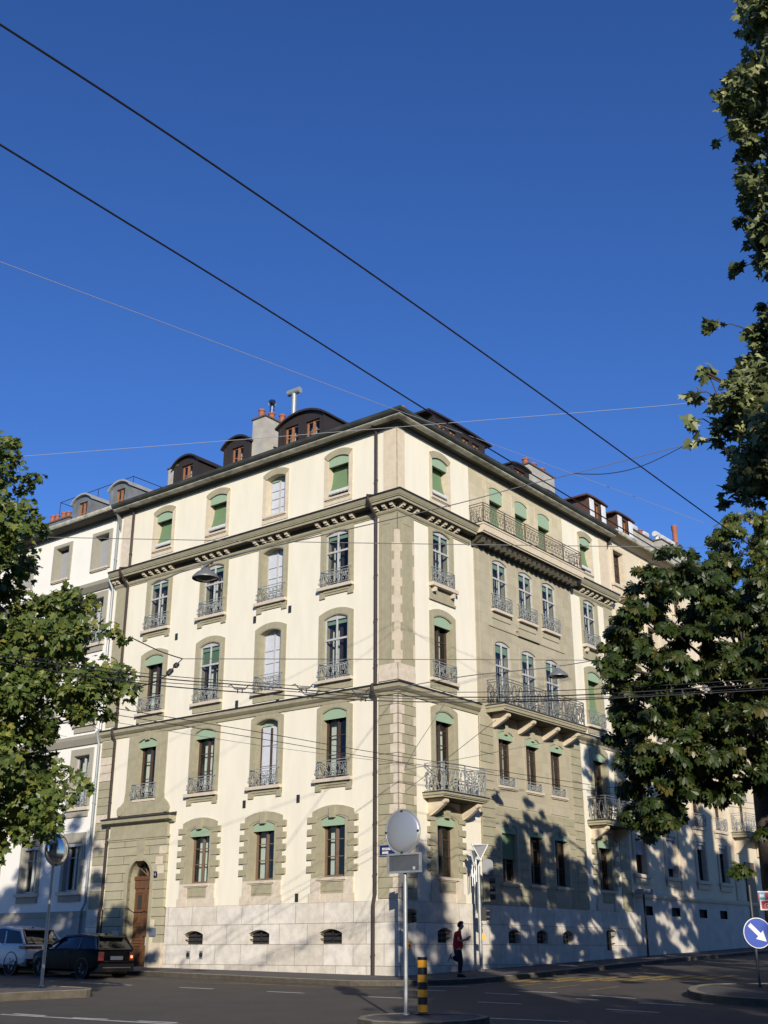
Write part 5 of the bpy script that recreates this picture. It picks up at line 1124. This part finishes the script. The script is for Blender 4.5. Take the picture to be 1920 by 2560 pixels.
skinmesh('body', V_, E_, RR, SKIN, per)
skinmesh('shirt', [(-.02, 0, .76), (-.02, 0, 1.0), (-.01, 0, 1.22), (.015, 0, 1.345), (-.02, .175, 1.305), (-.015, .215, 1.16), (-.02, -.175, 1.305), (-.03, -.215, 1.16)], [(0, 1), (1, 2), (2, 3), (2, 4), (4, 5), (2, 6), (6, 7)], [(.185, .15), (.18, .145), (.185, .14), (.07, .07), .08, .072, .08, .072], SHIRT, per)
skinmesh('trousers', [(-.02, 0, .88), (-.02, -.085, .74), (.04, -.075, .46), (.0, -.07, .11), (-.03, .085, .74), (.05, .08, .47), (-.18, .07, .60)], [(0, 1), (1, 2), (2, 3), (0, 4), (4, 5), (5, 6)], [(.12, .09), .115, .092, .064, .125, .10, .085], TROU, per)
mb = MB(); mb.loft([[(x, -.07 + w * math.cos(a), .0 + h * (.5 + .5 * math.sin(a))) for a in [2 * math.pi * k / 10 for k in range(10)]] for x, w, h in ((-.07, .035, .10), (-.02, .045, .13), (.08, .05, .10), (.17, .045, .06), (.20, .02, .03))]); mb.build('shoe', BLACK, per, smooth=True)
mb = MB(); mb.loft([[(-.23 - z * .35 + h * (.5 + .5 * math.sin(a)) * .55 - .06, .07 + w * math.cos(a), .63 - z * .9 + h * .3 * math.sin(a)) for a in [2 * math.pi * k / 10 for k in range(10)]] for z, w, h in ((-.05, .035, .12), (.02, .045, .14), (.10, .05, .11), (.19, .04, .06))]); mb.build('shoe', BLACK, per, smooth=True)
hr = skinmesh('hair', [(.03, 0, 1.47), (.035, 0, 1.55), (.07, 0, 1.625), (.135, 0, 1.635), (.175, 0, 1.605)], [(0, 1), (1, 2), (2, 3), (3, 4)], [(.082, .06), (.108, .085), (.108, .075), (.092, .05), (.06, .025)], HAIR, per)
mb = MB(); 
for s in (-1, 1): mb.lathe([(.0, -.004), (.010, 0), (.0, .004)], (.168, s * .032, 1.545), 8, 0, 'x')
mb.build('eyes', BLACK, per); mb = MB(); mb.box(.163, .170, -.022, .022, 1.475, 1.481); mb.build('mouth', mat('lip', (.3, .09, .08), .6), per)
mb = MB(); mb.box(-.09, .09, -.13, .13, -.008, .008)
tb_ = tag(mb.build('tablet', BLACK, None, (fx_ + .33, fy_ + .045, gz(fx_, fy_) + 1.155)), 'dark tablet held in both hands by the person in red', 'tablet'); tb_.rotation_euler = (0, R(-48), R(8))

# ------------------------------------------------------------------ trees
def leafmat(name, dark, mid, light, trans=.35):
    m = bpy.data.materials.new(name); m.use_nodes = True; n = m.node_tree.nodes; l = m.node_tree.links; b = n['Principled BSDF']
    at_ = n.new('ShaderNodeAttribute'); at_.attribute_name = 'leaf_tone'
    cr = n.new('ShaderNodeValToRGB'); cr.color_ramp.elements[0].color = rgb(dark); cr.color_ramp.elements[1].color = rgb(light)
    e = cr.color_ramp.elements.new(.5); e.color = rgb(mid); l.new(at_.outputs['Fac'], cr.inputs[0]); l.new(cr.outputs[0], b.inputs['Base Color'])
    b.inputs['Roughness'].default_value = .42; b.inputs['Specular IOR Level'].default_value = .35
    tr = n.new('ShaderNodeBsdfTranslucent'); l.new(cr.outputs[0], tr.inputs['Color']); mx = n.new('ShaderNodeMixShader'); mx.inputs[0].default_value = trans
    l.new(b.outputs[0], mx.inputs[1]); l.new(tr.outputs[0], mx.inputs[2]); l.new(mx.outputs[0], n['Material Output'].inputs['Surface']); return m
HALF = [(0, 0), (.26, -.06), (.50, .20), (.29, .32), (.53, .60), (.22, .60), (0, 1.0)]
def leaf_shapes(kind):
    """list of polygons (x, y, fold) of one leaf, unit length"""
    if kind == 'lobed':
        return [np.array([(x, y, -abs(x) * .35 - .12 * y * y) for x, y in HALF]), np.array([(-x, y, -abs(x) * .35 - .12 * y * y) for x, y in HALF[::-1]])]
    out = []
    for k, a in enumerate((-118, -72, -34, 0, 34, 72, 118)):
        ln = (.62, .82, .96, 1.0, .96, .82, .62)[k]; c, s = math.cos(R(a)), math.sin(R(a)); P_ = []
        for x, y in ((0, 0), (.09, .35), (.21, .72), (.10, .90), (0, 1.0), (-.10, .90), (-.21, .72), (-.09, .35)):
            x, y = x * ln, y * ln; P_.append((x * c + y * s, -x * s + y * c, -.55 * y * y + .05 - .25 * abs(x)))
        out.append(np.array(P_))
    return out
def leaves(name, cen, rad, n, size, kind, m, parent, seed, droop=.0, yell=.03, origin=(0, 0, 0), flat=.8):
    rg = np.random.default_rng(seed); cen = np.array(cen); rad = np.array(rad); w = rad ** 1.5; ci = rg.choice(len(cen), n, p=w / w.sum())
    d = rg.normal(size=(n, 3)); d /= np.linalg.norm(d, axis=1)[:, None]; pos = cen[ci] + d * (rad[ci] * rg.random(n) ** .42)[:, None] * np.array([1, 1, flat])
    nr = rg.normal(size=(n, 3)) * .55 + d * .45 + np.array([S.x * .2, S.y * .35, .55 if droop < 1 else .42]); nr /= np.linalg.norm(nr, axis=1)[:, None]
    tv = rg.normal(size=(n, 3)) + d * .5 + np.array([0, 0, -.5 - droop]); tv -= nr * (tv * nr).sum(1)[:, None]; tv /= np.linalg.norm(tv, axis=1)[:, None]; bv = np.cross(tv, nr)
    sz = size * rg.uniform(.6, 1.2, n); tone = np.clip(rg.normal(.42, .2, n) + (rad[ci] * 0), 0, .95); tone[rg.random(n) < yell] = 1.0
    Vs, Ls, st, tot, tn = [], [], [], [], []; base = 0
    for sh in leaf_shapes(kind):
        k = len(sh); v = pos[:, None, :] + sz[:, None, None] * (sh[None, :, 0:1] * bv[:, None, :] + sh[None, :, 1:2] * tv[:, None, :] + sh[None, :, 2:3] * nr[:, None, :])
        Vs.append(v.reshape(-1, 3)); Ls.append(np.arange(n * k) + base); tot.append(np.full(n, k)); tn.append(tone); base += n * k
    Vv = np.concatenate(Vs) - np.array(origin); Ll = np.concatenate(Ls); T = np.concatenate(tot); stt = np.concatenate([[0], np.cumsum(T)[:-1]]); tn = np.concatenate(tn)
    me = bpy.data.meshes.new(name); me.vertices.add(len(Vv)); me.vertices.foreach_set('co', Vv.astype(np.float32).ravel()); me.loops.add(len(Ll)); me.loops.foreach_set('vertex_index', Ll.astype(np.int32))
    me.polygons.add(len(T)); me.polygons.foreach_set('loop_start', stt.astype(np.int32)); me.update(calc_edges=True)
    a = me.attributes.new('leaf_tone', 'FLOAT', 'FACE'); a.data.foreach_set('value', tn.astype(np.float32)); me.materials.append(m)
    o = bpy.data.objects.new(name, me); COL.objects.link(o); o.parent = parent; return o
def branches(name, trunk_pts, trunk_r, cen, parent, origin, seed, m=BARK, thin=.012, every=1, tw=.5):
    rn = random.Random(seed); mb = MB(); o = Vector(origin)
    mb.tube([Vector(p) - o for p in trunk_pts], trunk_r, 10); tr = parent and mb.build('trunk', m, parent, smooth=True)
    mb = MB(); top, bot = Vector(trunk_pts[-1]), Vector(trunk_pts[1])
    for c in cen[::every]:
        c = Vector(c); f = max(0.05, min(1, (c.z - bot.z) / max(.1, (top.z - bot.z)) - .35)); s = bot.lerp(top, f)
        L_ = (c - s).length; mid = s.lerp(c, .55) + Vector((rn.uniform(-.1, .1), rn.uniform(-.1, .1), .10)) * L_ * .8
        r0 = min(.07, .014 + .010 * L_); mb.tube([s - o, s.lerp(mid, .5) - o + Vector((0, 0, .04 * L_)), mid - o, c - o], [r0, r0 * .75, r0 * .5, thin], 5)
        for k in range(3): e = c + Vector((rn.uniform(-tw, tw), rn.uniform(-tw, tw), rn.uniform(-.8 * tw, .6 * tw))); mb.tube([mid.lerp(c, .6) - o, c.lerp(e, .3) - o, e - o], [thin, thin * .8, .005], 4)
    mb.build('branches', m, parent, smooth=True)
def inpoly(x, y, P_):
    c = False
    for i in range(len(P_)):
        (x1, y1), (x2, y2) = P_[i - 1], P_[i]
        if (y1 > y) != (y2 > y) and x < (x2 - x1) * (y - y1) / (y2 - y1) + x1: c = not c
    return c
def edged(x, y, P_):
    b = 1e9
    for i in range(len(P_)):
        a, c = Vector(P_[i - 1]), Vector(P_[i]); d = c - a; p = Vector((x, y)); t = max(0, min(1, (p - a).dot(d) / max(1e-6, d.dot(d)))); b = min(b, (a + d * t - p).length)
    return b
def clumps(P_, Y, dY, n, rmax, seed, rmin=.16, extra=(), yfun=None):
    rn = random.Random(seed); xs = [p[0] for p in P_]; ys_ = [p[1] for p in P_]; C_, R_ = [], []; tries = 0
    while len(C_) < n and tries < 40000:
        tries += 1; x, y = rn.uniform(min(xs), max(xs)), rn.uniform(min(ys_), max(ys_))
        if not inpoly(x, y, P_): continue
        e = edged(x, y, P_); YY = Y + rn.uniform(-dY, dY) * min(1, .35 + e / 250); ppm = FPX / YY
        r = min(rmax * rn.uniform(.6, 1), e / ppm * .95)
        if r < rmin: continue
        C_.append(tuple(at(x, y, YY))); R_.append(r)
    for x, y, r in extra: C_.append(tuple(at(x, y, Y))); R_.append(r)
    return C_, R_
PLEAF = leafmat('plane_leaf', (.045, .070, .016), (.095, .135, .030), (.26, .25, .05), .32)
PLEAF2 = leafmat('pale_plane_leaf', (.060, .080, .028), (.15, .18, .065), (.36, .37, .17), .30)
CLEAF = leafmat('shaded_chestnut_leaf', (.016, .030, .007), (.036, .058, .011), (.10, .085, .02), .26)  # darker copy of the leaf, tree shade put into its colour
CLEAF2 = leafmat('lit_chestnut_leaf', (.040, .060, .014), (.085, .115, .026), (.22, .17, .04), .28)  # lighter copy of the leaf, sunlight put into its colour
def tree(name, label, trunk, tr, C_, R_, n, size, kind, m, seed, droop=0, group=None, every=1, yell=.03, flat=.8, tw=.5):
    o = trunk[0]; t = empty(name, o, 0, label, 'tree', group)
    branches(name, trunk, tr, C_, t, o, seed, every=every, tw=tw); leaves('crown', C_, R_, n, size, kind, m, t, seed, droop, yell, o, flat); return t
PL = [(-430, 1250), (-150, 1040), (0, 1062), (50, 1092), (92, 1122), (119, 1176), (112, 1215), (92, 1250), (112, 1290), (160, 1315), (160, 1335), (105, 1345), (133, 1384), (98, 1424), (108, 1475), (165, 1452), (222, 1466), (262, 1498), (298, 1546), (326, 1592), (314, 1652), (352, 1680), (356, 1722), (348, 1770), (300, 1790), (270, 1816), (180, 1812), (150, 1850), (155, 1890), (222, 1932), (276, 1944), (255, 1974), (170, 2012), (172, 2055), (142, 2100), (92, 2120), (44, 2120), (40, 2160), (-40, 2170), (-460, 2120), (-560, 1700)]
Cc, Rc = clumps(PL, 26.3, 2.6, 380, .66, 11)
b0 = at(-330, 2440, 27); tree('plane_tree', 'leafy plane tree at the left edge, its lobed leaves lit by the sun', [(b0.x, b0.y, gz(b0.x, b0.y)), (b0.x, b0.y, 3.5), (b0.x + .3, b0.y, 7.5), (b0.x + .6, b0.y - .2, 12)], [.34, .30, .2, .06], Cc, Rc, 34000, .185, 'lobed', PLEAF, 21, every=6)
PR = [(1836, -50), (1822, 20), (1842, 60), (1816, 90), (1846, 122), (1822, 160), (1806, 198), (1766, 232), (1780, 264), (1800, 300), (1826, 322), (1836, 362), (1838, 400), (1842, 470), (1866, 527), (1868, 572), (1882, 647), (1900, 692), (1930, 730), (1898, 796), (1842, 826), (1872, 866), (1846, 896), (1800, 928), (1792, 975), (1750, 1015), (1772, 1062), (1712, 1098), (1738, 1134), (1800, 1134), (1822, 1160), (1800, 1168), (1824, 1190), (1792, 1216), (1800, 1246), (1790, 1254), (1806, 1280), (1862, 1262), (1960, 1290), (2350, 1250), (2500, 900), (2460, 420), (2150, 250), (2120, -60), (1960, -90)]
XR = ((1890, 600, .13), (1908, 650, .11), (1882, 560, .15), (1912, 765, .11), (1902, 815, .13), (1894, 850, .16), (1876, 480, .17), (1868, 430, .16), (1888, 520, .15), (1864, 385, .13), (1850, 330, .13), (1778, 814, .11), (1762, 928, .12), (1735, 985, .11), (1725, 1050, .11), (1796, 348, .07), (1842, 552, .08), (1842, 670, .11))
Cc, Rc = clumps(PR, 11.8, 1.5, 720, .30, 12, rmin=.05, extra=XR)
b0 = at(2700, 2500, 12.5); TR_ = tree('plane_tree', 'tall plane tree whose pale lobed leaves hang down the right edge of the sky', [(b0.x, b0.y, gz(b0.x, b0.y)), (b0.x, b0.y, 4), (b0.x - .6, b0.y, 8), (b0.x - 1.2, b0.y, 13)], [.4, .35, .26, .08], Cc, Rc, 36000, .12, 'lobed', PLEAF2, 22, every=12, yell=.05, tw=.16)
mb = MB(); n_ = len(Cc) - len(XR)
for i in range(n_, len(Cc)):
    c = Vector(Cc[i]); k = min(range(n_), key=lambda j: (Vector(Cc[j]) - c).length); e = Vector(Cc[k]); mid = c.lerp(e, .5) + Vector((0, 0, .06)); o = Vector((b0.x, b0.y, gz(b0.x, b0.y)))
    mb.tube([e - o, mid - o, c - o], [.009, .006, .003], 4)
mb.build('twigs', BARK, TR_)
PA = [(1622, 1368), (1668, 1350), (1716, 1345), (1740, 1372), (1800, 1370), (1900, 1400), (2150, 1480), (2250, 1750), (2150, 2040), (1916, 2000), (1866, 1966), (1848, 2014), (1784, 2016), (1735, 1996), (1762, 2060), (1724, 2066), (1712, 2034), (1702, 2070), (1648, 2096), (1614, 2120), (1588, 2072), (1546, 2052), (1556, 2010), (1508, 2002), (1546, 1985), (1550, 1944), (1522, 1926), (1522, 1882), (1506, 1853), (1526, 1800), (1516, 1775), (1518, 1734), (1481, 1717), (1498, 1664), (1478, 1638), (1514, 1594), (1503, 1568), (1520, 1537), (1558, 1512), (1566, 1474), (1578, 1420), (1616, 1402)]
Cc, Rc = clumps(PA, 29.5, 3.0, 520, .36, 13, rmin=.08, extra=((1850, 2175, .28), (1905, 2080, .2)))
b0 = at(1958, 2390, 35.5); tree('chestnut_tree', 'dark horse chestnut with drooping fingered leaves hanging before the side street houses', [(b0.x, b0.y, gz(b0.x, b0.y)), (b0.x, b0.y, 5.0), (b0.x - .05, b0.y, 7.5), (b0.x - .3, b0.y - .5, 10.5)], [.42, .34, .22, .06], Cc, Rc, 13500, .22, 'palm', CLEAF, 23, 1.6, every=14, yell=.02, flat=.55, tw=.25)
PBk = [(1732, 1306), (1770, 1300), (1800, 1286), (1850, 1268), (1920, 1262), (2200, 1240), (2450, 1400), (2500, 1750), (2350, 2100), (1980, 2050), (1890, 1900), (1850, 1700), (1862, 1560), (1840, 1480), (1790, 1440), (1742, 1412), (1780, 1372), (1744, 1350)]
Cc, Rc = clumps(PBk, 36, 2.6, 330, .55, 14, rmin=.1)
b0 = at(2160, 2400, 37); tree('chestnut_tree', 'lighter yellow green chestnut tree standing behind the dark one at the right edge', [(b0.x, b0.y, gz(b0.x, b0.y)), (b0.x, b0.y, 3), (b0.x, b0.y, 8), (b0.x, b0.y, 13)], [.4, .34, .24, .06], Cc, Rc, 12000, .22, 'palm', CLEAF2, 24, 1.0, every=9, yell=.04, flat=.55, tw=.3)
# street trees behind the photographer: outside the frame, they shade the crossing
def backtree(x, y, zc, rx, rz, seed, n=4200):
    rn = random.Random(seed); C_, R_ = [], []
    while len(C_) < 130:
        p = Vector((rn.uniform(-1, 1), rn.uniform(-1, 1), rn.uniform(-1, 1)))
        if .2 < p.length < 1: C_.append((x + p.x * rx, y + p.y * rx, zc + p.z * rz)); R_.append(rn.uniform(.8, 1.4))
    g = gz(x, y); return tree('plane_tree', 'broad plane tree behind the viewer shading the right half of the crossing', [(x, y, g), (x, y, 4), (x, y, zc), (x, y, zc + rz * .7)], [.4, .34, .25, .08], C_, R_, n, .34, 'lobed', PLEAF, seed, every=4, group='street trees behind the viewer')
backtree(9.6, -5, 7.0, 6.6, 4.1, 31, 12000); backtree(21, -6, 11, 6.2, 7.0, 32, 7000)

# ------------------------------------------------------------------ unseen houses: two at the side, an added row behind the photographer
def backhouse(x0, x1, y, h, m):
    g = gz((x0 + x1) / 2, y); t = empty('apartment_building', ((x0 + x1) / 2, y, g), 0, 'plain unseen house behind or beside the viewer, outside the picture', 'building', 'houses outside the picture')
    w = x1 - x0; hs_ = []; n = int(w // 3.2); wm = MB(); fl = int((h - 1) // 3.6)
    for i in range(n):
        for k in range(fl):
            c, z = -w / 2 + (i + .5) * w / n, 1.0 + 3.6 * k; hs_.append((c - .55, c + .55, z, z + 2.1))
    mb = MB(); wall_grid(mb, -w / 2, w / 2, -2, h, hs_, 0.0); mb.box(-w / 2, w / 2, -9, -8.9, -2, h); mb.box(-w / 2, w / 2, -.05, .35, h - .4, h)
    for s in (-1, 1): mb.q([(s * w / 2, 0, -2), (s * w / 2, -9, -2), (s * w / 2, -9, h), (s * w / 2, 0, h)])
    mb.build('wall', m, t)
    for h_ in hs_: wm.q([(h_[0], -.2, h_[2]), (h_[1], -.2, h_[2]), (h_[1], -.2, h_[3]), (h_[0], -.2, h_[3])])
    wm.build('windows', mat('back_windows', (.02, .025, .03), .1), t)
    if x0 > 15 and y > 0:
        for x in (x0 + .9 - (x0 + x1) / 2, x0 + 4.2 - (x0 + x1) / 2):
            cm = MB(); cm.box(x - .5, x + .5, -3.5, -2.5, h - .5, h + 2.6); cm.box(x - .58, x + .58, -3.58, -2.42, h + 2.6, h + 2.75); cm.build('chimney', CHIM, t)
    rf = MB(); rf.loft([[(s * w / 2, .4, h), (s * w / 2, -4.5, h + (2.2 if y < 0 else .6)), (s * w / 2, -9.2, h)] for s in (-1, 1)]); rf.build('roof', SLATE, t)
backhouse(19.2, 33, 37, 12.9, WALLR); backhouse(22.2, 33, 27, 15.6, TRIMG)
for i, (x0, x1, h) in enumerate(((-78, -50, 17), (-49.5, -27, 18.5), (-26.5, -6, 17), (-5.5, 17, 18), (17.5, 40, 17), (40.5, 66, 18))): backhouse(x0, x1, -44, h, (WALLR, TRIMG, WALLR)[i % 3])  # added row that dims sky light and darkens what the panes reflect
